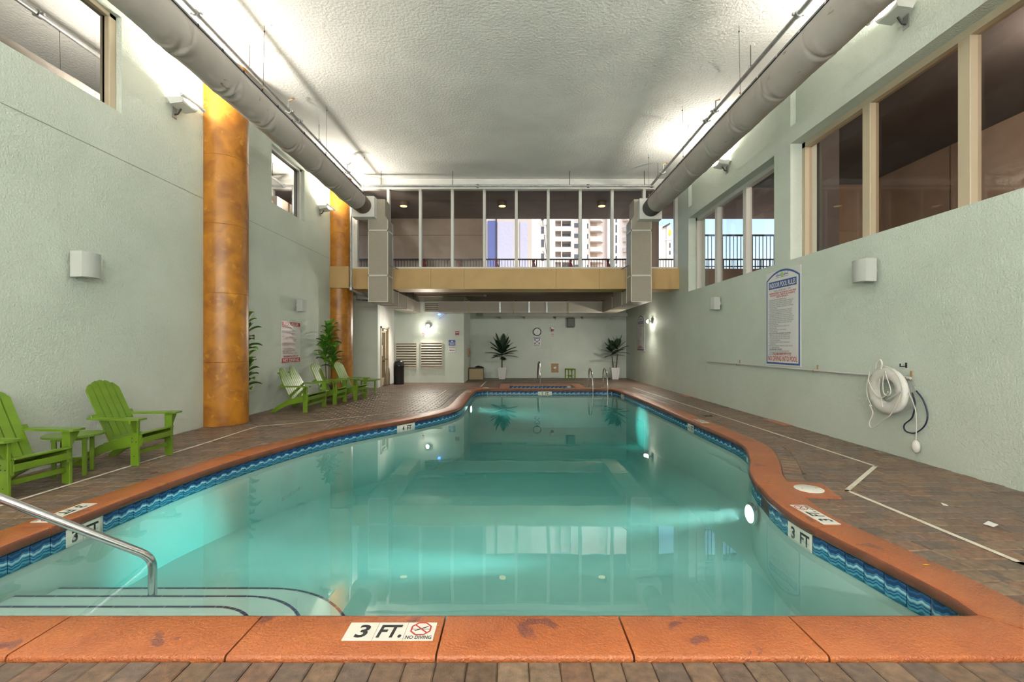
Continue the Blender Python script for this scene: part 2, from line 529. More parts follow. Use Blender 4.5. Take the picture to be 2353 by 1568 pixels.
def paver_mat():
    m, nt, bsdf, N, L = nodes_of('brown_paver')
    at = N.new('ShaderNodeVertexColor'); at.layer_name = 'Col'
    geo = N.new('ShaderNodeNewGeometry')
    nz = N.new('ShaderNodeTexNoise'); nz.inputs['Scale'].default_value = 22; nz.inputs['Detail'].default_value = 8
    L.new(geo.outputs['Position'], nz.inputs['Vector'])
    mr = N.new('ShaderNodeMapRange')
    mr.inputs['From Min'].default_value, mr.inputs['From Max'].default_value = 0.3, 0.7
    mr.inputs['To Min'].default_value, mr.inputs['To Max'].default_value = 0.62, 1.35
    L.new(nz.outputs['Fac'], mr.inputs['Value'])
    mx = N.new('ShaderNodeMix'); mx.data_type = 'RGBA'; mx.blend_type = 'MULTIPLY'; mx.inputs['Factor'].default_value = 1.0
    L.new(at.outputs['Color'], mx.inputs['A']); L.new(mr.outputs['Result'], mx.inputs['B'])
    L.new(mx.outputs['Result'], bsdf.inputs['Base Color'])
    bsdf.inputs['Roughness'].default_value = 0.45
    n2 = N.new('ShaderNodeTexNoise'); n2.inputs['Scale'].default_value = 120; n2.inputs['Detail'].default_value = 4
    L.new(geo.outputs['Position'], n2.inputs['Vector'])
    bp = N.new('ShaderNodeBump'); bp.inputs['Strength'].default_value = 0.5; bp.inputs['Distance'].default_value = 0.005
    L.new(n2.outputs['Fac'], bp.inputs['Height']); L.new(bp.outputs['Normal'], bsdf.inputs['Normal'])
    return m
M['paver'] = paver_mat()

def water_mat(name, dens, scat, absorb, adens, ior=1.40):
    m, nt, bsdf, N, L = nodes_of(name)
    N.remove(bsdf)
    tr = N.new('ShaderNodeBsdfTransparent')
    tr.inputs['Color'].default_value = (0.97, 1.0, 0.99, 1)
    gl = N.new('ShaderNodeBsdfGlossy'); gl.inputs['Roughness'].default_value = 0.0
    fr = N.new('ShaderNodeFresnel'); fr.inputs['IOR'].default_value = ior
    geo = N.new('ShaderNodeNewGeometry')
    nz = N.new('ShaderNodeTexNoise'); nz.inputs['Scale'].default_value = 1.6; nz.inputs['Detail'].default_value = 2
    L.new(geo.outputs['Position'], nz.inputs['Vector'])
    bp = N.new('ShaderNodeBump'); bp.inputs['Strength'].default_value = 0.25; bp.inputs['Distance'].default_value = 0.004
    L.new(nz.outputs['Fac'], bp.inputs['Height'])
    L.new(bp.outputs['Normal'], gl.inputs['Normal'])
    mx = N.new('ShaderNodeMixShader')
    L.new(front_only(N, L, fr.outputs['Fac']), mx.inputs['Fac'])
    L.new(tr.outputs['BSDF'], mx.inputs[1]); L.new(gl.outputs['BSDF'], mx.inputs[2])
    L.new(mx.outputs['Shader'], N['Material Output'].inputs['Surface'])
    sc_ = N.new('ShaderNodeVolumeScatter')
    sc_.inputs['Color'].default_value, sc_.inputs['Density'].default_value = rgba(scat), dens
    ab = N.new('ShaderNodeVolumeAbsorption')
    ab.inputs['Color'].default_value, ab.inputs['Density'].default_value = rgba(absorb), adens
    ad = N.new('ShaderNodeAddShader')
    L.new(sc_.outputs['Volume'], ad.inputs[0]); L.new(ab.outputs['Volume'], ad.inputs[1])
    L.new(ad.outputs['Shader'], N['Material Output'].inputs['Volume'])
    return m
M['water'] = water_mat('pool_water', 0.11, (0.48, 0.90, 0.85), (0.22, 0.90, 0.865), 0.40, 1.75)
# ------------------------------------------------------------------ the room
XR, XL = 5.25, -5.725            # faces of the two long walls
YW, YB, YL = 14.6, 21.2, 18.5    # window wall, back wall, louver wall
ZC, ZS = 6.85, 3.55              # main ceiling, ceiling under the walkway
Y0 = -6.0                        # wall behind the camera
ST = 'structure'

# right wall with its window bays, pilasters, headers and recessed upper panels
BAYS = [(9.17, 13.66), (4.13, 8.63), (-0.91, 3.59)]
SILL, HEAD, HEAD_T = 3.13, 5.33, 5.65
w = MB()
w.box(XR, 5.75, Y0, YB + 0.3, -0.3, SILL)
w.box(XR, 5.75, YW + 0.15, YB + 0.3, SILL, ZS + 0.3)
edges = [YW + 0.15] + [e for b in BAYS for e in (b[1], b[0])] + [Y0]
for i in range(0, len(edges), 2):
    w.box(XR, 5.75, edges[i + 1], edges[i], SILL, ZC + 0.2)
for (a, b) in BAYS:
    w.box(XR, 5.75, a, b, HEAD, HEAD_T)
    w.box(XR + 0.10, 5.75, a, b, HEAD_T, ZC + 0.2)
w.build('wall_right', M['mint'], kind=ST, label='long pale green stucco wall with deep window bays', cat='wall', fix=False)

# left wall with two small high windows
WINS = [(4.95, 6.65), (10.77, 12.46)]
WZ0, WZ1 = 4.90, 6.30
w = MB()
w.box(-6.15, XL, Y0, 16.3, -0.3, 3.4)
w.box(-6.15, XL, Y0, YW + 0.15, 3.4, WZ0)
w.box(-6.15, XL, Y0, YW + 0.15, WZ1, ZC + 0.2)
ys = [Y0, WINS[0][0], WINS[0][1], WINS[1][0], WINS[1][1], YW + 0.15]
for i in (0, 2, 4):
    w.box(-6.15, XL, ys[i], ys[i + 1], WZ0, WZ1)
wl = w.build('wall_left', M['mint'], kind=ST, label='long pale green stucco wall behind the green chairs', cat='wall', fix=False)
# the thin casting joint that runs along the left wall
w = MB()
w.box(XL - 0.005, XL + 0.003, Y0, 14.2, 4.213, 4.222)
w.build('joint_line', M['galv'], parent=wl)

MB().box(-6.15, 5.75, Y0 - 0.3, Y0, -0.3, ZC + 0.2).build('wall_rear', M['mint'], kind=ST, label='pale green stucco wall behind the camera', cat='wall')
MB().box(-6.15, 5.75, Y0, YW + 0.15, ZC, ZC + 0.25).build('ceiling', M['ceiling'], kind=ST, label='off white stucco ceiling above the pool', cat='ceiling')
MB().box(-6.15, 6.0, 15.3, YB + 0.3, ZS, ZS + 0.3).build('ceiling_under_walkway', M['soffit'], kind=ST, label='low brown ceiling at the far end of the room', cat='ceiling')
bm_ = MB().box(XL, XR, 14.42, 15.3, 3.30, 3.95).build('walkway_beam', M['tan'], kind=ST, label='tan concrete beam across the room below the glass wall', cat='beam')
for x in (-2.62, -1.56, 1.35, 2.72):
    MB().box(x - 0.004, x + 0.004, 14.414, 14.421, 3.31, 3.94).build('crack', M['soffit'], parent=bm_)
MB().box(XL, -4.85, 16.26, 16.5, -0.3, ZS + 0.1).build('wall_entry', M['mint'], kind=ST, label='pale green end wall beside the amber column', cat='wall')
w = MB()
w.box(-5.2, -4.85, 16.5, 16.60, -0.3, ZS + 0.1)
w.box(-5.2, -4.85, 17.62, YL, -0.3, ZS + 0.1)
w.box(-5.2, -4.85, 16.60, 17.62, 2.22, ZS + 0.1)
w.build('wall_door_side', M['white_wall'], kind=ST, label='short white wall that holds the tan door', cat='wall', fix=False)
MB().box(-5.2, -2.016, YL, YL + 0.3, -0.3, ZS + 0.1).build('wall_louver', M['mint'], kind=ST, label='pale green wall with two louvered vents', cat='wall')
MB().box(-2.3, -2.016, YL + 0.3, YB, -0.3, ZS + 0.1).build('wall_recess', M['mint'], kind=ST, label='short pale green side wall of the far recess', cat='wall')
MB().box(-2.3, XR, YB, YB + 0.3, -0.3, ZS + 0.1).build('wall_back', M['mint'], kind=ST, label='pale green back wall behind the potted palms', cat='wall')
# pale ledge high on the back wall, with its brackets
led = MB().box(-1.4, XR, YB - 0.22, YB, 2.86, 3.02).build('trim_1', M['white_wall'], kind=ST, label='pale boarded ledge high on the back wall', cat='trim')
for x in (-0.62, 0.52, 1.95, 3.2, 4.5):
    q = MB()
    q.add([(x, YB, 2.86), (x + 0.05, YB, 2.86), (x, YB - 0.2, 2.86), (x + 0.05, YB - 0.2, 2.86), (x, YB, 2.72), (x + 0.05, YB, 2.72)],
          [(0, 1, 3, 2), (0, 2, 4), (1, 5, 3), (2, 3, 5, 4), (0, 4, 5, 1)])
    q.build('bracket', M['mint'], parent=led)

# ------------------------------------------------------------------ windows
def pane(parent, corners, m):
    q = MB(); q.add(corners, [(0, 1, 2, 3)])
    return q.build('pane', m, parent=parent, fix=False)

# glass wall above the beam
win = thing('window_1', 'wide glazed screen above the tan beam with white mullions', 'window', (0, YW, 3.95), kind=ST)
XM = [-5.03 + 1.0235 * k for k in range(11)]
q = MB()
q.box(XL, XR, YW - 0.06, YW + 0.10, 3.95, 4.02); q.box(XL, XR, YW - 0.06, YW + 0.10, 6.50, 6.58)
q.build('frame', M['frame_w'], parent=win)
q = MB(); q.box(XL, XR, YW - 0.02, YW + 0.12, 6.58, ZC)
q.build('header', M['white_wall'], parent=win)
MB().box(XL, -5.03, YW - 0.02, YW + 0.10, 4.02, 6.50).build('side_panel', M['white_wall'], parent=win)
for x in XM:
    MB().box(x - 0.045, x + 0.045, YW - 0.06, YW + 0.10, 4.02, 6.50, 0.006).build('mullion', M['frame_w'], parent=win)
for i in range(10):
    a, b = XM[i] + 0.045, XM[i + 1] - 0.045
    pane(win, [(a, YW + 0.03, 4.02), (b, YW + 0.03, 4.02), (b, YW + 0.03, 6.50), (a, YW + 0.03, 6.50)], M['glass'])

def side_window(n, label, y0, y1, mull, fm, gm):
    t = thing('window_%d' % n, label, 'window', (5.55, (y0 + y1) / 2, SILL), kind=ST)
    q = MB()
    q.box(5.47, 5.60, y0, y1, SILL, SILL + 0.05); q.box(5.47, 5.60, y0, y1, HEAD - 0.10, HEAD)
    q.box(5.47, 5.60, y0, y0 + 0.09, SILL, HEAD); q.box(5.47, 5.60, y1 - 0.09, y1, SILL, HEAD)
    q.build('frame', fm, parent=t, fix=False)
    ee = [y0 + 0.09]
    for m_ in mull:
        MB().box(5.46, 5.60, m_ - 0.08, m_ + 0.08, SILL + 0.05, HEAD - 0.10, 0.008).build('mullion', fm, parent=t)
        ee += [m_ - 0.08, m_ + 0.08]
    ee.append(y1 - 0.09)
    for i in range(0, len(ee), 2):
        a, b = ee[i], ee[i + 1]
        pane(t, [(5.55, b, SILL + 0.05), (5.55, a, SILL + 0.05), (5.55, a, HEAD - 0.10), (5.55, b, HEAD - 0.10)], gm)
side_window(2, 'pale framed three pane window with blue sky and railing behind it', 9.17, 13.66, (12.27, 10.76), M['frame_w'], M['glass'])
side_window(3, 'tan framed window bay looking into the dark brown walkway', 4.13, 8.63, (7.05, 5.52), M['frame_t'], M['glass_dark'])
side_window(6, 'tan framed window bay beside the camera', -0.91, 3.59, (2.0, 0.5), M['frame_t'], M['glass_dark'])

for n, (y0, y1), lab in ((4, WINS[0], 'tan framed reflecting window high on the wall near the ceiling duct'), (5, WINS[1], 'small pale reflecting window between the two amber columns')):
    t = thing('window_%d' % n, lab, 'window', (-5.9, (y0 + y1) / 2, WZ0), kind=ST)
    fm = M['frame_t'] if n == 4 else M['frame_w']
    q = MB()
    q.box(-5.95, -5.80, y1 - 0.12, y1, WZ0, WZ1, 0.01); q.box(-5.95, -5.80, y0, y0 + 0.12, WZ0, WZ1, 0.01)
    q.box(-5.95, -5.80, y0, y1, WZ1 - 0.07, WZ1, 0.01); q.box(-5.95, -5.80, y0, y1, WZ0, WZ0 + 0.025)
    q.build('frame', fm, parent=t)
    q = MB(); q.box(-5.90, -5.87, y1 - 0.15, y1 - 0.11, WZ0 + 0.02, WZ1 - 0.07)
    q.build('gasket', M['rubber'], parent=t)
    pane(t, [(-5.87, y0 + 0.12, WZ0 + 0.02), (-5.87, y1 - 0.12, WZ0 + 0.02), (-5.87, y1 - 0.12, WZ1 - 0.07), (-5.87, y0 + 0.12, WZ1 - 0.07)], M['glass_mirror'])
    MB().box(-6.14, -6.10, y0, y1, WZ0, WZ1).build('blind', M['stucco'] if n == 4 else M['mint'], parent=t)

# the door in the short white wall
t = thing('door_1', 'tan door with dark glass and a push bar', 'door', (-4.9, 17.11, 0), kind=ST)
q = MB()
q.box(-4.98, -4.82, 16.60, 16.68, 0, 2.22); q.box(-4.98, -4.82, 17.54, 17.62, 0, 2.22); q.box(-4.98, -4.82, 16.60, 17.62, 2.14, 2.22)
q.build('frame', M['door_tan'], parent=t, fix=False)
q = MB()
q.box(-4.95, -4.90, 16.68, 16.80, 0.01, 2.14); q.box(-4.95, -4.90, 17.40, 17.54, 0.01, 2.14)
q.box(-4.95, -4.90, 16.80, 17.40, 0.01, 0.30); q.box(-4.95, -4.90, 16.80, 17.40, 2.0, 2.14)
q.build('leaf', M['door_tan'], parent=t, fix=False)
MB().box(-4.94, -4.915, 16.80, 17.40, 0.30, 2.0).build('pane', M['door_dark'], parent=t)
MB().tube([(-4.90, 16.74, 1.0), (-4.82, 16.78, 1.0), (-4.82, 17.42, 1.0), (-4.90, 17.46, 1.0)], 0.022, 8).build('push_bar', M['steel'], parent=t, smooth=True)
q = MB(); q.box(-4.90, -4.82, 16.9, 17.3, 2.06, 2.12); q.bar((-4.84, 17.25, 2.13), (-4.62, 16.95, 2.16), 0.03, 0.012)
q.build('closer', M['galv'], parent=t)
q = MB(frame((-4.912, 16.84, 0), (0, 1, 0), (0, 0, 1)))
q.box(0, 0.22, 1.12, 1.52, 0, 0.004)
nt = q.build('notice', M['sign_white'], parent=t)
q = MB(frame((-4.912, 16.84, 0), (0, 1, 0), (0, 0, 1)))
for i in range(6):
    q.box(0.03, 0.03 + 0.16 * (0.6 + 0.4 * ((i * 7) % 5) / 5), 1.44 - i * 0.05, 1.465 - i * 0.05, 0.004, 0.005)
q.build('print', M['ink'], parent=nt)

# ------------------------------------------------------------------ round amber columns
def column(y, label, band):
    t = thing('round_column', label, 'column', (-5.6, y, 0), group='amber columns on the long wall')
    R_ = 0.42
    zs = [0.0, 1.19, 2.48, 3.77, 5.05, 6.34, ZC]
    for i in range(6):
        q = MB()
        q.lathe([(R_ - 0.006, zs[i]), (R_, zs[i] + 0.006), (R_, zs[i + 1] - 0.006), (R_ - 0.006, zs[i + 1])], 48, (-5.6, y, 0))
        q.build('drum', M['orange_col'], parent=t, smooth=True)
    if band:
        MB().box(XL, -5.12, y - 0.47, y + 0.3, 3.30, 3.97, 0.01).build('beam_collar', M['tan'], parent=t)
    return t
column(8.80, 'large amber faux finish column nearest the camera', False)
column(14.62, 'amber faux finish column joined to the tan beam', True)

# ------------------------------------------------------------------ outside: covered walkway, railings, houses
MB().box(-8, 13, YW + 0.12, 18.3, 6.60, 6.9).build('soffit_over_walkway', M['soffit_out'], kind=ST, label='grey brown soffit over the outdoor walkway', cat='soffit')
MB().box(5.76, 13, -6, YW + 0.12, 6.60, 6.9).build('soffit_beside_windows', M['soffit_dark'], kind=ST, label='dark soffit over the side walkway', cat='soffit')
MB().box(-8, 13, 15.3, 18.4, ZS + 0.3, ZS + 0.34).build('walkway_floor', M['stucco'], kind=ST, label='floor of the outdoor walkway', cat='floor')
MB().box(5.76, 11.3, -6, 14.0, 2.6, 2.8).build('side_walkway_floor', M['stucco'], kind=ST, label='floor of the side walkway', cat='floor')
t = thing('wall_walkway', 'beige stucco wall across the outdoor walkway', 'wall', (-4.6, 18.25, 3.89), kind=ST)
MB().box(-8, -1.20, 18.25, 18.5, 3.5, 6.6).build('panel', M['stucco'], parent=t)
MB().box(-8, -1.20, 18.243, 18.25, 5.93, 5.945).build('joint_line', M['soffit'], parent=t)
MB().box(-1.20, -1.10, 18.24, 18.5, 3.5, 6.6).build('lit_edge', M['white_wall'], parent=t)  # white strip: light on the wall's return put into its colour
t = thing('wall_side_walkway', 'brown stucco wall seen through the tan framed windows', 'wall', (11.1, 6, 2.8), kind=ST)
MB().box(11.1, 11.4, -6, 14.4, 2.6, 6.7).build('panel', M['stucco'], parent=t)
for y in (11.55, 8.3, 5.0):
    MB().box(11.09, 11.1, y, y + 0.02, 2.8, 6.6).build('joint_line', M['soffit'], parent=t)
t = thing('wall_walkway_return', 'brown stucco end wall of the side walkway with a narrow door', 'wall', (10.6, 14.5, 2.8), kind=ST)
MB().box(9.55, 11.1, 14.4, 14.7, 2.6, 6.6).build('panel', M['stucco'], parent=t)
MB().box(9.95, 10.08, 14.36, 14.4, 2.8, 5.5).build('corner_post', M['frame_t'], parent=t)
MB().box(10.1, 10.9, 14.37, 14.4, 2.8, 5.1).build('door', M['door_tan'], parent=t)
MB().box(5.8, 9.6, 14.15, 14.45, 2.6, 3.90).build('kerb_wall', M['soffit_out'], kind=ST, label='stained low wall below the outer railing', cat='wall')
q = MB(); q.box(6.42, 6.84, 9.55, 9.95, 2.8, 6.6, 0.01)
q.build('walkway_pillar', M['soffit_dark'], label='dark square pillar just outside the tan framed window', cat='pillar', kind=ST)
q = MB(); q.lathe([(0.46, 3.89), (0.46, 6.6)], 32, (4.98, 17.1, 0))
q.build('walkway_column', M['stucco'], smooth=True, label='round brown column outside the glass wall', cat='column', kind=ST)
MB().box(5.86, 6.12, 15.0, 15.25, 3.89, 6.6).build('walkway_post', M['bay_shade_post'], label='slim dark post outside the three pane window', cat='post', kind=ST)

def railing(label, x0, x1, y, z0, ribbons):
    t = thing('balcony_railing', label, 'railing', ((x0 + x1) / 2, y, z0))
    MB().box(x0, x1, y - 0.025, y + 0.025, z0 + 1.02, z0 + 1.07).build('top_rail', M['dark_metal'], parent=t)
    MB().box(x0, x1, y - 0.015, y + 0.015, z0 + 0.06, z0 + 0.09).build('bottom_rail', M['dark_metal'], parent=t)
    me = None
    n = int((x1 - x0) / 0.1143)
    for i in range(n + 1):
        x = x0 + i * 0.1143
        post = i % 13 == 0
        if me is None or post:
            w_ = 0.022 if post else 0.009
            o = MB().box(x - w_, x + w_, y - w_, y + w_, z0, z0 + 1.04).build('post' if post else 'picket', M['dark_metal'], parent=t)
            if not post: me = o
        else:
            o = me.copy(); COL.objects.link(o); o.parent = t
            o.location.x += x - (x0 + 0.1143)
    return t
railing('long dark picket railing beyond the glass wall', -8, 12.5, 18.1, 3.89, True)
railing('dark picket railing on the low wall outside the three pane window', 5.95, 9.5, 14.2, 3.90, False)
for i, (u, lab) in enumerate(((975, 'red ribbon tied to the railing beside the first white mullion'), (1056, 'dark red ribbon tied to the railing before the beige wall'),
                             (1141, 'dark ribbon tied to the railing before the blue shaded wall'), (1226, 'dark ribbon with loose ends before the lavender wall'),
                             (1311, 'red ribbon with a long tail before the condo balconies'), (1397, 'purple red ribbon before the pointed balconies'))):
    x = (u - CX) / F * 18.05
    t = thing('ribbon', lab, 'ribbon', (x, 18.04, 4.1), group='ribbons on the railing')
    q = MB(frame((x, 18.04, 4.0), (1, 0, 0), (0, 0, 1)))
    q.sphere((0, 0.86, 0), (0.07, 0.06, 0.03), 8, 5)
    q.build('bow', M['ribbon'], parent=t, smooth=True)
    q = MB(frame((x, 18.04, 4.0), (1, 0, 0), (0, 0, 1)))
    q.prism([(-0.05, 0.85), (0.04, 0.85), (0.03, 0.2), (-0.09, 0.12)], 0, 0.012)
    q.prism([(0.0, 0.8), (0.05, 0.78), (0.22, 0.22), (0.13, 0.22)], 0.014, 0.024)
    q.build('tail', M['ribbon'], parent=t)

for x, lab in ((-3.9, 'round ceiling lamp over the walkway before the beige wall'), (-0.40, 'round ceiling lamp over the walkway near the lavender wall'),
               (3.13, 'round ceiling lamp over the walkway near the vertical duct')):
    t = thing('walkway_lamp', lab, 'lamp', (x, 16.15, 6.42), group='lamps under the walkway soffit')
    MB().lathe([(0.165, 6.46), (0.17, 6.47), (0.17, 6.60)], 24, (x, 16.15, 0)).build('housing', M['pot_brown'], parent=t, smooth=True)
    MB().lathe([(0.12, 6.45), (0.125, 6.47)], 24, (x, 16.15, 0)).build('lens', M['lamp_warm'], parent=t, smooth=True)

for y, lab in ((6.6, 'round ceiling lamp over the side walkway at its middle'), (1.0, 'round ceiling lamp over the side walkway at its near end')):
    t = thing('walkway_lamp', lab, 'lamp', (8.6, y, 6.42), group='lamps under the walkway soffit')
    MB().lathe([(0.165, 6.46), (0.17, 6.47), (0.17, 6.60)], 24, (8.6, y, 0)).build('housing', M['pot_brown'], parent=t, smooth=True)
    MB().lathe([(0.12, 6.45), (0.125, 6.47)], 24, (8.6, y, 0)).build('lens', M['lamp_warm'], parent=t, smooth=True)
    point_light('walkway_lamp_light', (8.6, y, 6.30), 210.0, (1.0, 0.82, 0.66), 0.1, parent=t)

MB().box(-120, 160, 19.5, 260, -0.6, -0.5).build('ground', M['ground'], kind=ST, label='open ground outside around the buildings', cat='ground')

# neighbouring wall close by: tan framed lavender panels
def at(u, y): return (u - CX) / F * y
def zt(v, y): return CAMZ + (CY - v) / F * y
yn = 32.0
t = thing('stucco_annex', 'lavender stucco annex with tan borders and a blue shaded bay', 'building', (at(1165, yn), yn, -0.5))
MB().box(at(1098, yn), at(1222, yn), yn, yn + 6, -0.5, 14).build('body', M['annex'], parent=t)
MB().box(at(1121, yn), at(1140, yn), yn - 0.06, yn, -0.5, zt(508, yn)).build('bay', M['bay_shade_post'], parent=t)
MB().box(at(1140, yn), at(1142, yn), yn - 0.12, yn, -0.5, 14).build('downpipe', M['dark_metal'], parent=t)
for a, b in ((1143, 1180), (1195, 1213)):
    MB().box(at(a, yn), at(b, yn), yn - 0.05, yn, -0.5, zt(510, yn)).build('panel', M['lavender'], parent=t)
MB().box(at(1222, yn), at(1226, yn), yn, yn + 6, -0.5, 14).build('lit_edge', M['condo2'], parent=t)  # cream strip carries the sunlight on the building edge in its colour

# far condominium tower
yc = 130.0
sx = lambda u: at(u, yc)
zf = lambda k: 5.0 + 2.96 * k           # storey levels
t = thing('condo_tower', 'tall white condominium tower with rows of balconies', 'building', (sx(1330), yc, -0.5))
masses = [(1190, 1276, 0.0, M['condo']), (1312, 1336, 0.0, M['condo']), (1336, 1347, -1.5, M['condo2']), (1347, 1356, 0.3, M['condo']), (1356, 1396, 1.6, M['condo']),
          (1396, 1406, 0.2, M['condo2']), (1406, 1424, 0.6, M['condo2']), (1424, 1465, 0.9, M['condo'])]
for a, b, dy, m_ in masses:
    MB().box(sx(a), sx(b), yc + dy, yc + 16, -0.5, 58).build('wall_block', m_, parent=t)
MB().box(sx(1276), sx(1312), yc + 2.2, yc + 16, -0.5, 58).build('wall_block', M['condo'], parent=t)
MB().box(sx(1289.5), sx(1291.5), yc, yc + 2.2, -0.5, 58).build('fin_wall', M['condo'], parent=t)
for k in range(5, 15):
    z = zf(k)
    MB().box(sx(1276), sx(1289.5), yc, yc + 2.2, z - 0.25, z + 1.05).build('balcony_parapet', M['condo'], parent=t)
    MB().box(sx(1291.5), sx(1312), yc, yc + 2.2, z - 0.3, z).build('balcony_slab', M['condo'], parent=t)
    rl = MB().box(sx(1291.5), sx(1312), yc, yc + 0.08, z + 1.0, z + 1.08).build('balcony_rail', M['condo_rail'], parent=t)
    MB().box(sx(1291.5), sx(1312), yc + 0.03, yc + 0.05, z, z + 1.0).build('rail_panel', M['condo_rail'], parent=rl)
    MB().box(sx(1294), sx(1311), yc + 2.12, yc + 2.2, z + 0.1, z + 2.3).build('window', M['condo_win'], parent=t)
    MB().box(sx(1319.5), sx(1332), yc - 0.06, yc, z + 0.7, z + 1.9).build('window', M['condo_win'], parent=t)
    MB().box(sx(1347.5), sx(1352.5), yc + 0.22, yc + 0.3, z + 0.5, z + 1.9).build('window', M['condo_win'], parent=t)
    q = MB()
    q.prism([(sx(1356), yc + 1.6), (sx(1356), yc - 0.4), (sx(1379), yc - 0.4), (sx(1388), yc + 1.6)], z - 0.3, z + 1.0)
    q.build('bay_balcony', M['condo'], parent=t)
    MB().box(sx(1360), sx(1374), yc + 1.5, yc + 1.6, z + 1.0, z + 2.4).build('window', M['stucco'], parent=t)
    MB().box(sx(1415.5), sx(1419), yc + 0.5, yc + 0.6, z - 0.6, z + 1.6).build('window', M['condo_win'], parent=t)
    q = MB(); q.prism([(sx(1432), yc + 0.9), (sx(1440), yc - 1.0), (sx(1462), yc - 1.0), (sx(1462), yc + 0.9)], z - 0.3, z + 0.9)
    q.build('bay_balcony', M['condo'], parent=t)
for i, (v0, v1) in enumerate(((521, 537), (551, 568), (583, 600), (490, 506))):
    fr_ = MB().box(sx(1243.5), sx(1250), yc - 0.1, yc, zt(v1, yc), zt(v0, yc)).build('window', M['condo_win'], parent=t)
q = MB()
q.tube([(sx(1246), yc - 0.5, zt(500, yc)), (sx(1247.5), yc - 0.5, zt(520, yc)), (sx(1255), yc - 0.5, zt(518, yc)), (sx(1259), yc - 0.5, zt(545, yc)), (sx(1250), yc - 0.5, zt(541, yc)),
        (sx(1252), yc - 0.5, zt(555, yc)), (sx(1257), yc - 0.5, zt(595, yc)), (sx(1247), yc - 0.5, zt(578, yc))], 0.10, 6)
q.build('fire_stair', M['dark_metal'], parent=t)

t = thing('gabled_tower', 'white gabled tower with a round yellow emblem', 'building', (sx(1536), yc + 10, -0.5))
yg = yc + 10
gx = lambda u: at(u, yg)
MB().box(gx(1513), gx(1531), yg, yg + 10, -0.5, zt(520, yg)).build('body', M['condo2'], parent=t)
q = MB(frame((0, yg, 0), (1, 0, 0), (0, 0, 1)))
q.prism([(gx(1531), -0.5), (gx(1544.5), -0.5), (gx(1544.5), zt(531, yg)), (gx(1537.5), zt(515.5, yg)), (gx(1531), zt(520, yg))], -9, 0.3)
q.build('gable', M['condo2'], parent=t)
q = MB(); q.bar((gx(1523), yg - 0.3, zt(523, yg)), (gx(1538), yg - 0.3, zt(515, yg)), 0.9, 0.35)
q.build('roof_edge', M['dark_metal'], parent=t)
q = MB(frame((gx(1538.2), yg - 0.34, zt(535.5, yg)), (1, 0, 0), (0, 0, 1)))
q.prism([(0.40 * math.cos(a * math.pi / 10), 1.05 * math.sin(a * math.pi / 10)) for a in range(20)], 0, 0.05)
q.build('emblem', M['yellow_ink'], parent=t)
for u, v0, v1 in ((1538.5, 559, 570), (1538.5, 577, 586)):
    MB().box(gx(u - 1.6), gx(u + 1.6), yg - 0.36, yg - 0.3, zt(v1, yg), zt(v0, yg)).build('window', M['condo_win'], parent=t)
MB().box(gx(1524), gx(1544), yg - 0.4, yg - 0.3, zt(553, yg), zt(551, yg)).build('string_course', M['condo_rail'], parent=t)
MB().box(gx(1544.5), gx(1575), yg + 3, yg + 10, -0.5, zt(580, yg)).build('low_wing', M['condo2'], parent=t)
# ------------------------------------------------------------------ pool outline (inner edge of the coping, metres)
ZK = 0.02                      # top of the coping
ZW = -0.13                     # water level
YF = 2.513                     # near edge of the pool
side = [(2.55, YF), (2.575, 2.65), (2.57, 2.84), (2.515, 3.29), (2.456, 3.71), (2.44, 4.0), (2.50, 4.43), (2.57, 4.70), (2.64, 4.98), (2.80, 5.41), (3.03, 5.84),
        (3.23, 6.27), (3.39, 6.67), (3.475, 7.10), (3.49, 7.62), (3.50, 9.2), (3.51, 10.8), (3.51, 12.44), (3.48, 14.0), (3.44, 15.0), (3.38, 15.38), (3.20, 15.55),
        (2.7, 15.57), (1.5, 15.57), (0.3, 15.57), (-0.7, 15.57), (-0.98, 15.52), (-1.15, 15.35), (-1.235, 15.0), (-1.265, 14.2), (-1.27, 13.2), (-1.25, 12.0), (-1.25, 11.3), (-1.30, 10.8),
        (-1.447, 10.3), (-1.71, 9.75), (-2.08, 9.14), (-2.42, 8.66), (-2.68, 8.30), (-3.07, 7.64), (-3.34, 6.89), (-3.55, 6.12), (-3.69, 5.28), (-3.75, 4.44), (-3.77, 3.53), (-3.76, 3.0), (-3.75, YF)]

def catmull(pts, step):
    out = []
    n = len(pts)
    for i in range(n - 1):
        p0, p1, p2, p3 = [np.array(pts[min(max(k, 0), n - 1)], float) for k in (i - 1, i, i + 1, i + 2)]
        m = max(1, int(np.linalg.norm(p2 - p1) / step))
        for k in range(m):
            t_ = k / m
            out.append(0.5 * ((2 * p1) + (-p0 + p2) * t_ + (2 * p0 - 5 * p1 + 4 * p2 - p3) * t_ ** 2 + (-p0 + 3 * p1 - 3 * p2 + p3) * t_ ** 3))
    out.append(np.array(pts[-1], float))
    return out

LOOP = catmull(side, 0.07)
N_SIDE = len(LOOP)
front = [np.array((x, YF)) for x in np.linspace(-3.75, 2.55, 66)][1:-1]
LOOP = np.array(LOOP + front)                       # runs counter-clockwise: up the right side, along the far end, down the left, back along the front
NL = len(LOOP)

def loop_offset(loop, d):
    """move a closed counter-clockwise polyline outwards by d, with mitred corners"""
    a = np.roll(loop, 1, 0); c = np.roll(loop, -1, 0)
    t1 = loop - a; t1 /= np.linalg.norm(t1, axis=1)[:, None]
    t2 = c - loop; t2 /= np.linalg.norm(t2, axis=1)[:, None]
    n1 = np.stack([t1[:, 1], -t1[:, 0]], 1); n2 = np.stack([t2[:, 1], -t2[:, 0]], 1)
    n = n1 + n2
    n /= np.linalg.norm(n, axis=1)[:, None]
    k = 1.0 / np.maximum((n * n1).sum(1), 0.5)
    return loop + n * (k * d)[:, None]

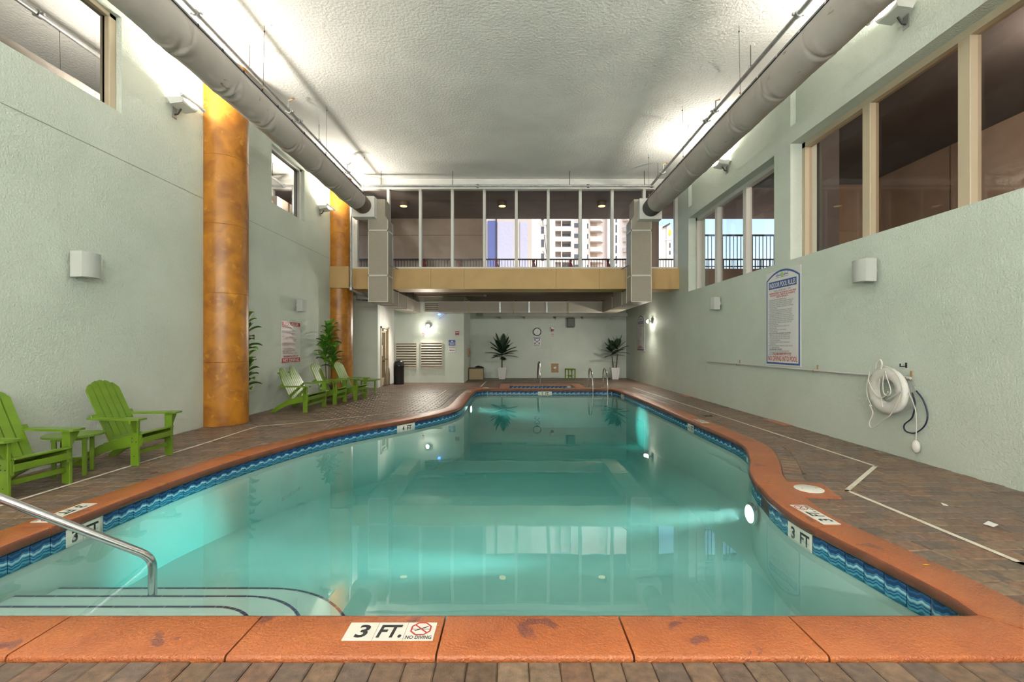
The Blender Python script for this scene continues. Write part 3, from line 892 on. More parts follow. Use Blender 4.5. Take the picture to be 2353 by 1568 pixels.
ARC = np.concatenate([[0], np.cumsum(np.linalg.norm(np.roll(LOOP, -1, 0) - LOOP, axis=1))])
TOTAL = ARC[-1]
CW = 0.345                                          # coping width
def at_arc(loop, s):
    s = s % TOTAL
    i = min(int(np.searchsorted(ARC, s, 'right')) - 1, NL - 1)
    f = (s - ARC[i]) / max(ARC[i + 1] - ARC[i], 1e-9)
    return loop[i] * (1 - f) + loop[(i + 1) % NL] * f
def arc_near(x, y):
    return ARC[int(np.argmin(((LOOP - np.array((x, y))) ** 2).sum(1)))]

pool = thing('swimming_pool', 'free form indoor swimming pool with orange coping and blue wave tiles', 'pool', (0, 8, -1.4))

# coping stones: a rounded profile carried along the outline, cut every metre
prof = [(0.020, -0.062), (0.004, -0.056), (-0.004, -0.040), (-0.005, -0.020), (0.000, 0.004), (0.012, 0.016), (0.030, ZK), (CW - 0.012, ZK), (CW - 0.003, 0.014), (CW, 0.004), (CW, -0.035)]
rings = [loop_offset(LOOP, d) for d, z in prof]
s_corner = ARC[N_SIDE - 1]
joints = [0.0, 0.62]
n_side = 26
joints = [s_corner * k / n_side for k in range(n_side)] + [s_corner]
front_x = [-3.75, -2.42, -1.375, -0.37, 0.575, 1.505, 2.55]
joints += [s_corner + (x + 3.75) for x in front_x[1:-1]] + [TOTAL]
for i in range(len(joints) - 1):
    g = 0.005
    s0, s1 = joints[i] + g, joints[i + 1] - g
    inner = [s for s in ARC[:-1] if s0 + 0.01 < s < s1 - 0.01]
    ss = [s0] + inner + [s1]
    q = MB()
    k = len(prof)
    vs, fs = [], []
    for s in ss:
        for r, (d, z) in zip(rings, prof):
            p = at_arc(r, s)
            vs.append((p[0], p[1], z))
    for a in range(len(ss) - 1):
        for b in range(k - 1):
            fs.append((a * k + b, a * k + b + 1, (a + 1) * k + b + 1, (a + 1) * k + b))
    fs += [tuple(range(k)), tuple(range((len(ss) - 1) * k, len(ss) * k))]
    q.add(vs, fs)
    o = q.build('coping_stone', M['coping'], parent=pool, smooth=True, angle=50)
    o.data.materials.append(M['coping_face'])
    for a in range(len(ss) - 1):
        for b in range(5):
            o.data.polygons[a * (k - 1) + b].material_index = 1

# basin: grout wall, plaster below it, sloping floor
def zfloor(y): return -0.86 - 0.45 * min(max((y - 5) / 8, 0), 1)
wallring = loop_offset(LOOP, 0.035)
q = MB()
vs, fs = [], []
for p in wallring:
    vs += [(p[0], p[1], -0.03), (p[0], p[1], -0.225)]
for i in range(NL):
    j = (i + 1) % NL
    fs.append((2 * i, 2 * j, 2 * j + 1, 2 * i + 1))
q.add(vs, fs)
q.build('tile_bed', M['grout'], parent=pool, fix=False)
def fill(loops, zfun, holes=True):
    """flat or sloping sheet bounded by closed outlines (the first outside, the rest holes)"""
    bm = bmesh.new()
    for lp in loops:
        vv = [bm.verts.new((p[0], p[1], 0)) for p in lp]
        for i in range(len(vv)):
            bm.edges.new((vv[i], vv[(i + 1) % len(vv)]))
    bmesh.ops.triangle_fill(bm, edges=bm.edges[:], use_beauty=True)
    bm.verts.ensure_lookup_table()
    for v in bm.verts: v.co.z = zfun(v.co.x, v.co.y)
    vs = [v.co.copy() for v in bm.verts]
    fs = [tuple(v.index for v in f.verts) for f in bm.faces]
    bm.free()
    return vs, fs
def strip_loop(loop, za, zb):
    vs, fs = [], []
    n = len(loop)
    for p in loop:
        a = za(p[1]) if callable(za) else za
        b = zb(p[1]) if callable(zb) else zb
        vs += [(p[0], p[1], a), (p[0], p[1], b)]
    for i in range(n):
        j = (i + 1) % n
        fs.append((2 * i, 2 * j, 2 * j + 1, 2 * i + 1))
    return vs, fs
basin = MB()
basin.add(*strip_loop(loop_offset(LOOP, 0.030), -0.222, zfloor))
basin.add(*fill([loop_offset(LOOP, 0.030)], lambda x, y: zfloor(y)))
basin.build('basin', M['plaster'], parent=pool, fix=False)

# waterline tiles, one object each; printed depth tiles take the place of some
TW = 0.157
base_tile = None
DEPTH = [('3 FT', 2.44, 3.92), ('4 FT', 3.50, 9.05), ('5 FT', 3.46, 14.6), ('5 FT', 1.05, 15.57), ('4 FT', -2.12, 9.08), ('3 FT', -3.77, 3.98)]
reserved = [(arc_near(x, y), s) for s, x, y in DEPTH]
s_skim = arc_near(2.57, 4.68)
tile_ring = loop_offset(LOOP, 0.026)
s = 0.08
while s < s_corner - 0.05:
    c = at_arc(tile_ring, s); a = at_arc(tile_ring, s - 0.06); b = at_arc(tile_ring, s + 0.06)
    th = math.atan2(b[1] - a[1], b[0] - a[0])
    hit = [r for r in reserved if abs(s - r[0]) < 0.165]
    if hit or abs(s - s_skim) < 0.12:
        s += TW
        continue
    if base_tile is None:
        q = MB(); q.box(-0.0745, 0.0745, -0.006, 0.006, 0, 0.152, 0.002)
        base_tile = q.build('tile', M['wave'])
        base_tile.parent = pool
        o = base_tile
    else:
        o = base_tile.copy(); COL.objects.link(o)
    o.location = Vector((c[0], c[1], -0.218)) - pool.location
    o.rotation_euler = (0, 0, th)
    s += TW
for (sc0, txt) in reserved:
    c = at_arc(tile_ring, sc0); a = at_arc(tile_ring, sc0 - 0.1); b = at_arc(tile_ring, sc0 + 0.1)
    tg = Vector((b[0] - a[0], b[1] - a[1], 0)).normalized()
    rgt = -tg                                       # read from inside the pool
    fm = frame((c[0], c[1], -0.216), rgt, (0, 0, 1))
    for k, part in enumerate(txt.split(' ')):
        q = MB(fm); q.box(-0.153 + k * 0.157, -0.001 + k * 0.157, 0, 0.152, -0.006, 0.008, 0.002)
        o = q.build('depth_tile', M['white_tile'], parent=pool)
        q = MB(fm); q.text(part, -0.077 + k * 0.157, 0.028, 0.095, 0.055 if k == 0 else 0.12, 'c', 0.009, bold=0.03)
        q.build('numeral' if k == 0 else 'letters', M['ink'], parent=o)
c = at_arc(tile_ring, s_skim); a = at_arc(tile_ring, s_skim - 0.1); b = at_arc(tile_ring, s_skim + 0.1)
fm = frame((c[0], c[1], -0.22), (a[0] - b[0], a[1] - b[1], 0), (0, 0, 1))
q = MB(fm); q.box(-0.14, 0.14, 0, 0.15, -0.09, 0.004); q.build('skimmer_mouth', M['louver_dark'], parent=pool)

# entry steps in the near left corner, edged with navy tile
STEPS = [(-0.29, 3.13, -1.62), (-0.40, 3.46, -1.36), (-0.52, 3.80, -1.08)]
def step_outline(yf, xe, r):
    pts = [(-3.79, YF - 0.03), (-3.79, yf)]
    cxr, cyr = xe - r, yf - r
    for k in range(13):
        an = math.pi / 2 * (1 - k / 12)
        pts.append((cxr + r * math.cos(an), cyr + r * math.sin(an)))
    pts += [(xe, YF - 0.03)]
    return pts
for (z, yf, xe), r in zip(STEPS, (0.42, 0.66, 0.95)):
    pts = step_outline(yf, xe, r)
    q = MB(); q.prism(pts, -1.2, z)
    st = q.build('step', M['plaster'], parent=pool)
    edge = pts[1:]
    q = MB()
    for i in range(len(edge) - 1):
        p0, p1 = Vector(edge[i] + (0,)), Vector(edge[i + 1] + (0,))
        n_ = max(1, int((p1 - p0).length / 0.16))
        for k in range(n_):
            a, b = p0.lerp(p1, k / n_), p0.lerp(p1, (k + 1) / n_)
            d = (b - a).normalized() * 0.003
            nn = Vector((-(b - a).y, (b - a).x, 0)).normalized()
            a2, b2 = a + d, b - d
            q.add([(a2.x, a2.y, z + 0.002), (b2.x, b2.y, z + 0.002), (b2.x - nn.x * 0.022, b2.y - nn.y * 0.022, z + 0.002), (a2.x - nn.x * 0.022, a2.y - nn.y * 0.022, z + 0.002),
                   (a2.x + nn.x * 0.004, a2.y + nn.y * 0.004, z - 0.03), (b2.x + nn.x * 0.004, b2.y + nn.y * 0.004, z - 0.03)], [(0, 1, 2, 3), (0, 1, 5, 4)])
    q.build('nosing_tile', M['step_tile'], parent=st)

# orange slab round the skimmer, with its round white lid
q = MB(); q.prism([(2.86, 5.0), (2.84, 4.5), (3.20, 4.44), (3.32, 4.90)][::-1], -0.03, 0.016)
q.build('skimmer_slab', M['coping'], parent=pool)
lid = thing('skimmer_lid', 'round white skimmer lid set in the orange slab', 'lid', (3.06, 4.715, 0.016))
MB().lathe([(0.135, 0.016), (0.135, 0.021), (0.13, 0.024)], 32, (3.06, 4.715, 0)).build('cover', M['white_tile'], parent=lid, smooth=True)
for dx in (-0.07, 0.07):
    MB().lathe([(0.010, 0.0242), (0.010, 0.0255)], 10, (3.06 + dx, 4.715, 0)).build('finger_hole', M['plate_tan'], parent=lid)
# return fitting on the pool wall
q = MB(frame((2.50, 3.02, -0.42), (0, -1, 0), (0, 0, 1)))
q.lathe([(0.05, 0.0), (0.05, 0.012), (0.02, 0.016)], 18)
q.build('return_fitting', M['white_plastic'], parent=pool, smooth=True)

# water: a closed body that reaches into the basin
wl = loop_offset(LOOP, 0.031)
q = MB()
vs, fs = fill([wl], lambda x, y: ZW); q.add(vs, fs)
q.add([(v[0], v[1], -1.6) for v in vs], [tuple(reversed(f)) for f in fs])
q.add(*strip_loop(wl, ZW, -1.6))
ow = q.build('pool_water', M['water'], label='still turquoise water filling the swimming pool', cat='water', kind='stuff', fix=False)
bm = bmesh.new(); bm.from_mesh(ow.data)
bmesh.ops.remove_doubles(bm, verts=bm.verts, dist=1e-4)
bmesh.ops.recalc_face_normals(bm, faces=bm.faces)
bm.to_mesh(ow.data); bm.free()

# underwater lamps
for loc, to, lab in (((2.585, 4.98, -0.34), (-2.2, 5.0, -0.72), 'glowing underwater lamp below the curved orange edge beside the skimmer'),
                     ((-1.235, 13.2, -0.34), (3.0, 12.6, -0.72), 'glowing underwater lamp in the narrow far part of the pool')):
    d = (Vector(to) - Vector(loc)); d.z = 0; d.normalize()
    t = thing('pool_lamp', lab, 'lamp', loc, group='underwater lamps')
    fm = frame(Vector(loc) - d * 0.03, Vector((0, 0, 1)).cross(d), (0, 0, 1))
    q = MB(fm); q.lathe([(0.12, 0.0), (0.12, 0.03), (0.10, 0.035)], 24); q.build('bezel', M['steel'], parent=t, smooth=True)
    q = MB(fm); q.lathe([(0.095, 0.036), (0.08, 0.045), (0.0, 0.05)], 24); q.build('lens', M['pool_lamp'], parent=t, smooth=True)
    aim_light('pool_lamp_beam', 'SPOT', Vector(loc) + d * 0.06, to, POOL_W, (0.85, 1.0, 0.97), parent=t, cone=18, blend=1.0, radius=0.08)

# ------------------------------------------------------------------ spa beyond the far edge
SX0, SX1, SY0, SY1 = -0.15, 2.2, 15.97, 17.40
spa = thing('spa', 'square spa with orange coping behind the far end of the pool', 'spa', ((SX0 + SX1) / 2, 16.7, -0.8))
for (a, b, c, d) in ((SX0 - 0.36, SX0, SY0 - 0.05, SY1 + 0.36), (SX1, SX1 + 0.36, SY0 - 0.05, SY1 + 0.36), (SX0 + 0.004, 0.62, SY1, SY1 + 0.36), (0.628, 1.4, SY1, SY1 + 0.36), (1.408, SX1 - 0.004, SY1, SY1 + 0.36),
                     (SX0 + 0.004, 1.02, SY0 - 0.06, SY0), (1.028, SX1 - 0.004, SY0 - 0.06, SY0)):
    MB().box(a, b, c, d, -0.04, ZK + 0.002, 0.012).build('coping_stone', M['coping'], parent=spa)
q = MB()
q.add(*strip_loop([(SX0, SY0), (SX1, SY0), (SX1, SY1), (SX0, SY1)], -0.03, -0.9))
q.add([(SX0, SY0, -0.9), (SX1, SY0, -0.9), (SX1, SY1, -0.9), (SX0, SY1, -0.9)], [(0, 1, 2, 3)])
q.build('basin', M['plaster'], parent=spa, fix=False)
n_ = int((SX1 - SX0) / TW)
for i in range(n_):
    o = base_tile.copy(); COL.objects.link(o); o.parent = spa
    o.location = Vector((SX0 + TW * (i + 0.5), SY1 - 0.006, -0.195)) - spa.location
    o.rotation_euler = (0, 0, math.pi)
for i in range(int((SY1 - SY0) / TW)):
    for x, rz in ((SX0 + 0.006, -math.pi / 2), (SX1 - 0.006, math.pi / 2)):
        o = base_tile.copy(); COL.objects.link(o); o.parent = spa
        o.location = Vector((x, SY0 + TW * (i + 0.5), -0.195)) - spa.location
        o.rotation_euler = (0, 0, rz)
q = MB(); q.add([(SX0, SY0, -0.16), (SX1, SY0, -0.16), (SX1, SY1, -0.16), (SX0, SY1, -0.16)], [(0, 1, 2, 3)])
q.build('water', mat('spa_water', (0.05, 0.20, 0.22), 0.03, spec=0.8), parent=spa, fix=False)
q = MB(); q.box(-1.55, -0.55, 15.95, 16.22, -0.03, 0.012); q.build('skimmer_slab', M['coping'], parent=spa)
q = MB(); q.lathe([(0.12, 0.012), (0.12, 0.018)], 24, (-0.98, 16.08, 0)); q.build('skimmer_cover', M['white_tile'], parent=spa)

# ------------------------------------------------------------------ deck: bed of sand, soldier course, field of pavers
flo_loop = [(-6.15, Y0), (5.75, Y0), (5.75, YB + 0.3), (-6.15, YB + 0.3)]
hole1 = loop_offset(LOOP, 0.04)[::2]
hole2 = [(SX0, SY0 - 0.01), (SX1, SY0 - 0.01), (SX1, SY1), (SX0, SY1)]
q = MB(); q.add(*fill([flo_loop, [tuple(p) for p in hole1], hole2], lambda x, y: -0.014))
floor = q.build('floor', M['sand'], kind=ST, label='brown paver deck around the pool', cat='floor', fix=False)
ow_n = floor

PALETTE = [srgb(*c) for c in ((112, 90, 74), (106, 86, 71), (116, 94, 76), (100, 85, 75), (108, 91, 82), (118, 90, 72), (96, 79, 69), (120, 100, 82), (104, 88, 77), (110, 85, 71))]
def paver_color():
    c = random.choice(PALETTE); k = random.uniform(0.84, 1.12)
    return (c[0] * k, c[1] * k, c[2] * k, 1.0)

def inset(poly, d):
    """shrink a convex polygon by d"""
    n = len(poly)
    out = []
    for i in range(n):
        p0, p1, p2 = np.array(poly[i - 1]), np.array(poly[i]), np.array(poly[(i + 1) % n])
        t1 = (p1 - p0) / max(np.linalg.norm(p1 - p0), 1e-9); t2 = (p2 - p1) / max(np.linalg.norm(p2 - p1), 1e-9)
        n1 = np.array((-t1[1], t1[0])); n2 = np.array((-t2[1], t2[0]))
        nn = n1 + n2
        L_ = np.linalg.norm(nn)
        if L_ < 1e-6: out.append(tuple(p1 + n1 * d)); continue
        nn /= L_
        out.append(tuple(p1 + nn * d / max((nn * n1).sum(), 0.35)))
    return out

def area(poly):
    return 0.5 * sum(poly[i - 1][0] * poly[i][1] - poly[i][0] * poly[i - 1][1] for i in range(len(poly)))

PAVERS = []
def add_paver(poly):
    if area(poly) < 0: poly = poly[::-1]
    if area(poly) < 0.0035: return
    PAVERS.append(poly)

outer = loop_offset(LOOP, CW + 0.004)
SOL = 0.205
outer2 = loop_offset(LOOP, CW + 0.004 + SOL)
spa_out = np.array([(SX0 - 0.37, SY0 - 0.4), (SX1 + 0.37, SY0 - 0.4), (SX1 + 0.37, SY1 + 0.37), (SX0 - 0.37, SY1 + 0.37)])
def in_rect(p, lo, hi): return lo[0] < p[0] < hi[0] and lo[1] < p[1] < hi[1]
olen = np.concatenate([[0], np.cumsum(np.linalg.norm(np.roll(outer, -1, 0) - outer, axis=1))])
def on(ring, L_):
    L_ = L_ % olen[-1]
    i = min(int(np.searchsorted(olen, L_, 'right')) - 1, NL - 1)
    f = (L_ - olen[i]) / max(olen[i + 1] - olen[i], 1e-9)
    return ring[i] * (1 - f) + ring[(i + 1) % NL] * f
nsol = int(olen[-1] / 0.1455)
for i in range(nsol):
    a, b = olen[-1] * i / nsol, olen[-1] * (i + 1) / nsol
    poly = [tuple(on(outer, a)), tuple(on(outer2, a)), tuple(on(outer2, b)), tuple(on(outer, b))]
    c = np.mean(poly, 0)
    if in_rect(c, spa_out[0], spa_out[2]): continue
    add_paver(poly)

def loop_sd(pts, loop):
    """signed distance of points to a closed loop (negative inside) and the nearest segment"""
    a = loop; b = np.roll(loop, -1, 0)
    ab = b - a
    d2 = np.full(len(pts), 1e9); seg = np.zeros(len(pts), int); ins = np.zeros(len(pts), bool)
    for k in range(len(loop)):
        ap = pts - a[k]
        t_ = np.clip((ap @ ab[k]) / max((ab[k] ** 2).sum(), 1e-12), 0, 1)
        dd = ((ap - t_[:, None] * ab[k]) ** 2).sum(1)
        m_ = dd < d2
        d2[m_] = dd[m_]; seg[m_] = k
        cond = (a[k][1] > pts[:, 1]) != (b[k][1] > pts[:, 1])
        xi = a[k][0] + (pts[:, 1] - a[k][1]) / (ab[k][1] if abs(ab[k][1]) > 1e-12 else 1e-12) * ab[k][0]
        ins ^= cond & (pts[:, 0] < xi)
    return np.where(ins, -1, 1) * np.sqrt(d2), seg

def clip_half(poly, p, n):
    out = []
    for i in range(len(poly)):
        a, b = np.array(poly[i - 1]), np.array(poly[i])
        da, db = ((a - p) * n).sum(), ((b - p) * n).sum()
        if (da >= 0) != (db >= 0):
            out.append(tuple(a + (b - a) * da / (da - db)))
        if db >= 0: out.append(tuple(b))
    return out

PL, PWD = 0.226, 0.150
rects = []
row = 0
y = 0.35
while y < YB:
    x = XL - (PL / 2 if row % 2 else 0)
    while x < XR:
        x0, x1, y0, y1 = max(x, XL), min(x + PL, XR), y, min(y + PWD, YB)
        xc_, yc_ = (x0 + x1) / 2, (y0 + y1) / 2
        if not ((xc_ < -4.86 and yc_ > 16.26) or (xc_ < -2.02 and yc_ > 18.5)) and x1 - x0 > 0.03:
            rects.append([(x0, y0), (x1, y0), (x1, y1), (x0, y1)])
        x += PL
    y += PWD
    row += 1
coarse = outer2[::2]
pts = np.array([p for r in rects for p in r])
sd, seg = loop_sd(pts, coarse)
sd2, seg2 = loop_sd(pts, spa_out)
for i, r in enumerate(rects):
    d, d2_ = sd[4 * i:4 * i + 4], sd2[4 * i:4 * i + 4]
    if (d <= 0).all() or (d2_ <= 0).all(): continue
    poly = r
    for dd, sg, lp in ((d, seg[4 * i:4 * i + 4], coarse), (d2_, seg2[4 * i:4 * i + 4], spa_out)):
        if (dd < 0).any() and len(poly) > 2:
            k = sg[int(np.argmin(dd))] if (dd < 0).sum() > 2 else sg[int(np.argmin(np.abs(dd)))]
            a, b = lp[k], lp[(k + 1) % len(lp)]
            tt = (b - a) / np.linalg.norm(b - a)
            poly = clip_half(poly, a, np.array((tt[1], -tt[0])))
    if len(poly) > 2: add_paver(poly)

def paver_mesh(q, poly):
    zt_ = random.uniform(-0.002, 0.002)
    p1 = inset(poly, 0.0022)
    p2 = inset(poly, 0.009)
    if area(p2) <= 0: return
    n = len(p1)
    c = paver_color()
    vs = [(p[0], p[1], zt_) for p in p2] + [(p[0], p[1], zt_ - 0.006) for p in p1] + [(p[0], p[1], -0.03) for p in p1]
    fs = [tuple(range(n))]
    for a, b in ((0, n), (n, 2 * n)):
        fs += [(b + i, b + (i + 1) % n, a + (i + 1) % n, a + i) for i in range(n)]
    q.add(vs, fs, c)
def shown(poly):
    c = np.mean(poly, 0)
    if c[1] < 1.5: return 0
    u, v = CX + c[0] / c[1] * F, CY + 1.5 * F / c[1]
    if not (-40 < u < 2393) or v > 1640: return 0
    return abs(area(poly)) / c[1] ** 3
PAVERS.sort(key=shown, reverse=True)
for poly in PAVERS[:290]:
    q = MB(); paver_mesh(q, poly)
    if q.v: q.build('paver', M['paver'], parent=floor, fix=False, attr=True)
q = MB()
for poly in PAVERS[290:]: paver_mesh(q, poly)
q.build('paver_field', M['paver'], parent=floor, fix=False, attr=True, kind='stuff')
# a few orange bricks let into the deck at the foot of the right wall
for (u0, v0, u1, v1) in ((1768, 964, 1822, 979), (1560, 908, 1578, 913)):
    a, b = P(u0, v0), P(u1, v1)
    q = MB(); q.box(XR - 0.17, XR - 0.01, min(a.y, b.y), max(a.y, b.y), -0.02, 0.006, 0.004); q.build('orange_brick', M['coping'], parent=floor)

# white line painted and taped on the deck
def deck_line(name, pts, w_, label):
    q = MB()
    t = None
    vs, fs = [], []
    for i in range(len(pts) - 1):
        a, b = Vector((pts[i][0], pts[i][1], 0)), Vector((pts[i + 1][0], pts[i + 1][1], 0))
        n_ = max(1, int((b - a).length / 0.25))
        d = (b - a).normalized(); nn = Vector((-d.y, d.x, 0))
        for k in range(n_ + 1):
            p = a.lerp(b, k / n_)
            if k == n_: p = p + d * w_ * 0.5
            if k == 0: p = p - d * w_ * 0.5
            vs += [p + nn * w_ / 2 + Vector((0, 0, 0.0035)), p - nn * w_ / 2 + Vector((0, 0, 0.0035))]
            if k:
                m_ = len(vs)
                fs.append((m_ - 4, m_ - 3, m_ - 1, m_ - 2))
    q.add(vs, fs)
    return q.build(name, M['tape'], label=label, cat='line marking', kind='thing', fix=False)
deck_line('deck_line', [(4.27, 16.3), (4.44, 9.5), (4.50, 5.66), (3.45, 4.71), (3.50, 3.13), (3.55, 1.8)], 0.045, 'white line with a zigzag on the deck by the life ring wall')
deck_line('deck_line', [(-4.83, 3.2), (-4.74, 6.97), (-4.76, 8.44), (-4.08, 8.89), (-3.02, 9.85), (-2.21, 10.6), (-2.27, 15.3)], 0.045, 'worn white line on the deck in front of the green chairs')
deck_line('deck_line', [(-1.2, 16.6), (-1.15, 19.1), (3.0, 19.1)], 0.04, 'faded white line around the spa at the far end')
# ------------------------------------------------------------------ depth markers on top of the coping
def depth_marker(o, r, u, txt, label, nodive=True):
    fm = frame(o, r, u)
    c = fm @ Vector((0.23, 0.076, 0))
    t = thing('depth_marker', label, 'depth marker', c, group='depth markers on the coping')
    parts = txt.split(' ')
    for k in range(3 if nodive else 2):
        q = MB(fm); q.box(k * 0.1535, k * 0.1535 + 0.1520, 0, 0.148, -0.008, 0.0022, 0.001)
        tl = q.build('marker_tile', M['white_tile'], parent=t)
        q = MB(fm)
        if k == 0: q.text(parts[0], 0.085, 0.025, 0.098, 0.066, 'c', 0.003, bold=0.025, shear=0.12)
        elif k == 1: q.text(parts[1] + '.', 0.1535 + 0.076, 0.025, 0.098, 0.128, 'c', 0.003, bold=0.03, shear=0.12)
        else:
            q.text('NO DIVING', 0.307 + 0.076, 0.010, 0.026, 0.132, 'c', 0.003, bold=0.02)
            q.bar((0.307 + 0.045, 0.075, 0.0032), (0.307 + 0.112, 0.112, 0.0032), 0.006, 0.0004)
            q.bar((0.307 + 0.03, 0.088, 0.0032), (0.307 + 0.122, 0.088, 0.0032), 0.002, 0.0004)
        q.build('lettering', M['ink'], parent=tl)
        if k == 2:
            q = MB(fm); R_ = 0.053
            cx_, cy_ = 0.307 + 0.076, 0.092
            oc = [(cx_ + R_ * math.cos(math.pi / 8 + i * math.pi / 4), cy_ + R_ * math.sin(math.pi / 8 + i * math.pi / 4)) for i in range(8)]
            for i in range(8):
                a, b = oc[i], oc[(i + 1) % 8]
                q.bar((a[0], a[1], 0.0034), (b[0], b[1], 0.0034), 0.008, 0.0004)
            q.bar((cx_ - 0.037, cy_ + 0.035, 0.0036), (cx_ + 0.037, cy_ - 0.035, 0.0036), 0.007, 0.0004)
            q.build('prohibition_mark', M['red_ink'], parent=tl)
depth_marker((-0.865, 2.283, ZK), (1, 0, 0), (0, 1, 0), '3 FT', 'white 3 FT no diving tiles on the front coping')
depth_marker((2.715, 3.77, ZK), (0, 1, 0), (-1, 0, 0), '3 FT', 'white 3 FT no diving tiles beside the skimmer lid')
depth_marker((-4.05, 4.27, ZK), (0, -1, 0), (1, 0, 0), '3 FT', 'white 3 FT no diving tiles behind the foreground handrail')
depth_marker((3.76, 8.72, ZK), (0, 1, 0), (-1, 0, 0), '4 FT', 'white 4 FT tiles on the coping by the dropped sunglasses')
depth_marker((3.68, 14.3, ZK), (0, 1, 0), (-1, 0, 0), '5 FT', 'white 5 FT tiles on the coping beyond the pool ladder')
depth_marker((-1.52, 14.9, ZK), (0, -1, 0), (1, 0, 0), '5 FT', 'white 5 FT tiles on the coping of the narrow far end')

# ------------------------------------------------------------------ adirondack chairs
def adirondack(label, W=0.50, humps=1, nslat=5, group=None, name='adirondack_chair'):
    """front looks along +x, floor at z = 0, front legs at x = 0"""
    t = thing(name, label, 'chair' if humps == 1 else 'bench', (0, 0, 0), group=group)
    G = M['green']
    h = W / 2
    side_prof = [(0.02, 0.385), (-0.10, 0.375), (-0.30, 0.32), (-0.48, 0.26), (-0.66, 0.16), (-0.80, 0.05), (-0.84, 0.0), (-0.72, 0.0), (-0.62, 0.075), (-0.46, 0.155), (-0.28, 0.205), (-0.10, 0.235), (0.02, 0.245)]
    for s in (-1, 1):
        y0 = s * (h + 0.028)
        q = MB(); q.box(-0.095, 0.005, y0 - 0.016, y0 + 0.016, 0, 0.575, 0.004)
        lg = q.build('leg', G, parent=t)
        for (bx, bz) in ((-0.07, 0.30), (-0.02, 0.30), (-0.07, 0.345), (-0.045, 0.12), (-0.075, 0.55), (-0.015, 0.55)):
            q = MB(); q.lathe([(0.007, 0.0), (0.006, 0.003)], 8, (bx, y0 + s * 0.016 - (0.003 if s < 0 else 0), bz), 'y'); q.build('bolt', M['bolt'], parent=lg)
        fm = frame((0, s * h - 0.014, 0), (1, 0, 0), (0, 0, 1))
        q = MB(fm); q.prism(side_prof, -0.014 if s > 0 else -0.014, 0.014)
        q.build('side_rail', G, parent=t)
        q = MB(); yo = s * (h + 0.045)
        pr = [(yo, 0.575), (yo + s * 0.085, 0.575), (yo + s * 0.085, 0.54), (yo + s * 0.02, 0.42), (yo, 0.41)]
        q.m = frame((-0.03, 0, 0), (0, 1, 0), (0, 0, 1)); q.prism(pr, -0.013, 0.013)
        q.build('arm_bracket', G, parent=t)
        q = MB(); ya, yb = s * (h - 0.03), s * (h + 0.135)
        q.prism([(0.075, ya + s * 0.02), (0.085, (ya + yb) / 2), (0.07, yb - s * 0.015), (0.02, yb), (-0.45, yb - s * 0.04), (-0.64, ya + s * 0.075), (-0.64, ya + s * 0.01), (-0.35, ya), (0.05, ya)], 0.575, 0.598)
        q.build('armrest', G, parent=t)
    q = MB(); q.box(-0.07, -0.04, -h - 0.012, h + 0.012, 0.13, 0.185, 0.004); q.build('stretcher', G, parent=t)
    q = MB(); q.box(0.006, 0.03, -h - 0.01, h + 0.01, 0.275, 0.345, 0.004); q.build('apron', G, parent=t)
    xs = [0.0, -0.085, -0.17, -0.255, -0.34, -0.425]
    for i, x in enumerate(xs):
        z0 = 0.392 - 0.004 * i - 0.19 * max(0, -x - 0.05) * 1.35
        q = MB(); q.bar((x + 0.038, 0, z0 + 0.008), (x - 0.036, 0, z0 - 0.008 - (0.0 if i else -0.01)), 2 * h + 0.02, 0.022, b=0.004)
        q.build('seat_slat', G, parent=t)
    d = Vector((-0.40, 0, 0.86)).normalized()
    yv = Vector((0, 1, 0))
    fm = frame((-0.40, 0, 0.265), (0, 1, 0), d)           # x across, y up the back, z out towards the sitter
    wT = 2 * h - 0.01
    ws = wT / nslat
    for i in range(nslat):
        y0 = -wT / 2 + i * ws
        c = y0 + ws / 2
        if humps == 1:
            k = c / (wT / 2); top = 0.86 - 0.115 * k * k
            e0, e1 = [0.86 - 0.115 * ((y / (wT / 2)) ** 2) for y in (y0 + 0.004, y0 + ws - 0.004)]
        else:
            hw = wT / 2 / 2
            f = lambda y: 0.80 - 0.30 * min(1.0, abs(abs(y) - hw) / hw) ** 2.2
            e0, top, e1 = f(y0 + 0.004), f(c), f(y0 + ws - 0.004)
        r_ = 0.02
        q = MB(fm); q.prism([(y0 + 0.007, -0.02), (y0 + ws - 0.007, -0.02), (y0 + ws - 0.007, e1 - r_), (y0 + ws - 0.016, e1 - 0.003), (c, top), (y0 + 0.016, e0 - 0.003), (y0 + 0.007, e0 - r_)], 0.0, 0.02)
        q.build('back_slat', G, parent=t)
    q = MB(fm); q.box(-h - 0.06, h + 0.06, 0.36, 0.41, -0.026, 0.0, 0.004); q.build('back_brace', G, parent=t)
    q = MB(fm); q.box(-h + 0.04, h - 0.04, 0.66, 0.70, -0.022, 0.0, 0.004); q.build('back_brace', G, parent=t)
    q = MB(fm); q.box(-h + 0.01, h - 0.01, -0.02, 0.06, 0.02, 0.04, 0.004); q.build('lower_brace', G, parent=t)
    return t
GR = 'green slatted deck chairs'
ch = adirondack('lime green slatted deck chair just before the near amber column', group=GR)
ch.location = (-4.685, 5.97, 0)
dup(ch, (-4.84, 4.67, 0), math.radians(-6), 'lime green slatted deck chair cut off by the picture edge, nearest the camera')
dup(ch, (-4.50, 11.90, 0), math.radians(-4), 'lime green slatted deck chair between the double bench and the chair at the far column')
dup(ch, (-4.24, 12.72, 0), math.radians(-9), 'lime green slatted deck chair beside the round table and far amber column')
lv = adirondack('lime green double deck bench with a heart shaped slatted back under the red sign', W=0.95, humps=2, nslat=10, group=GR, name='adirondack_bench')
lv.location = (-4.62, 10.70, 0)

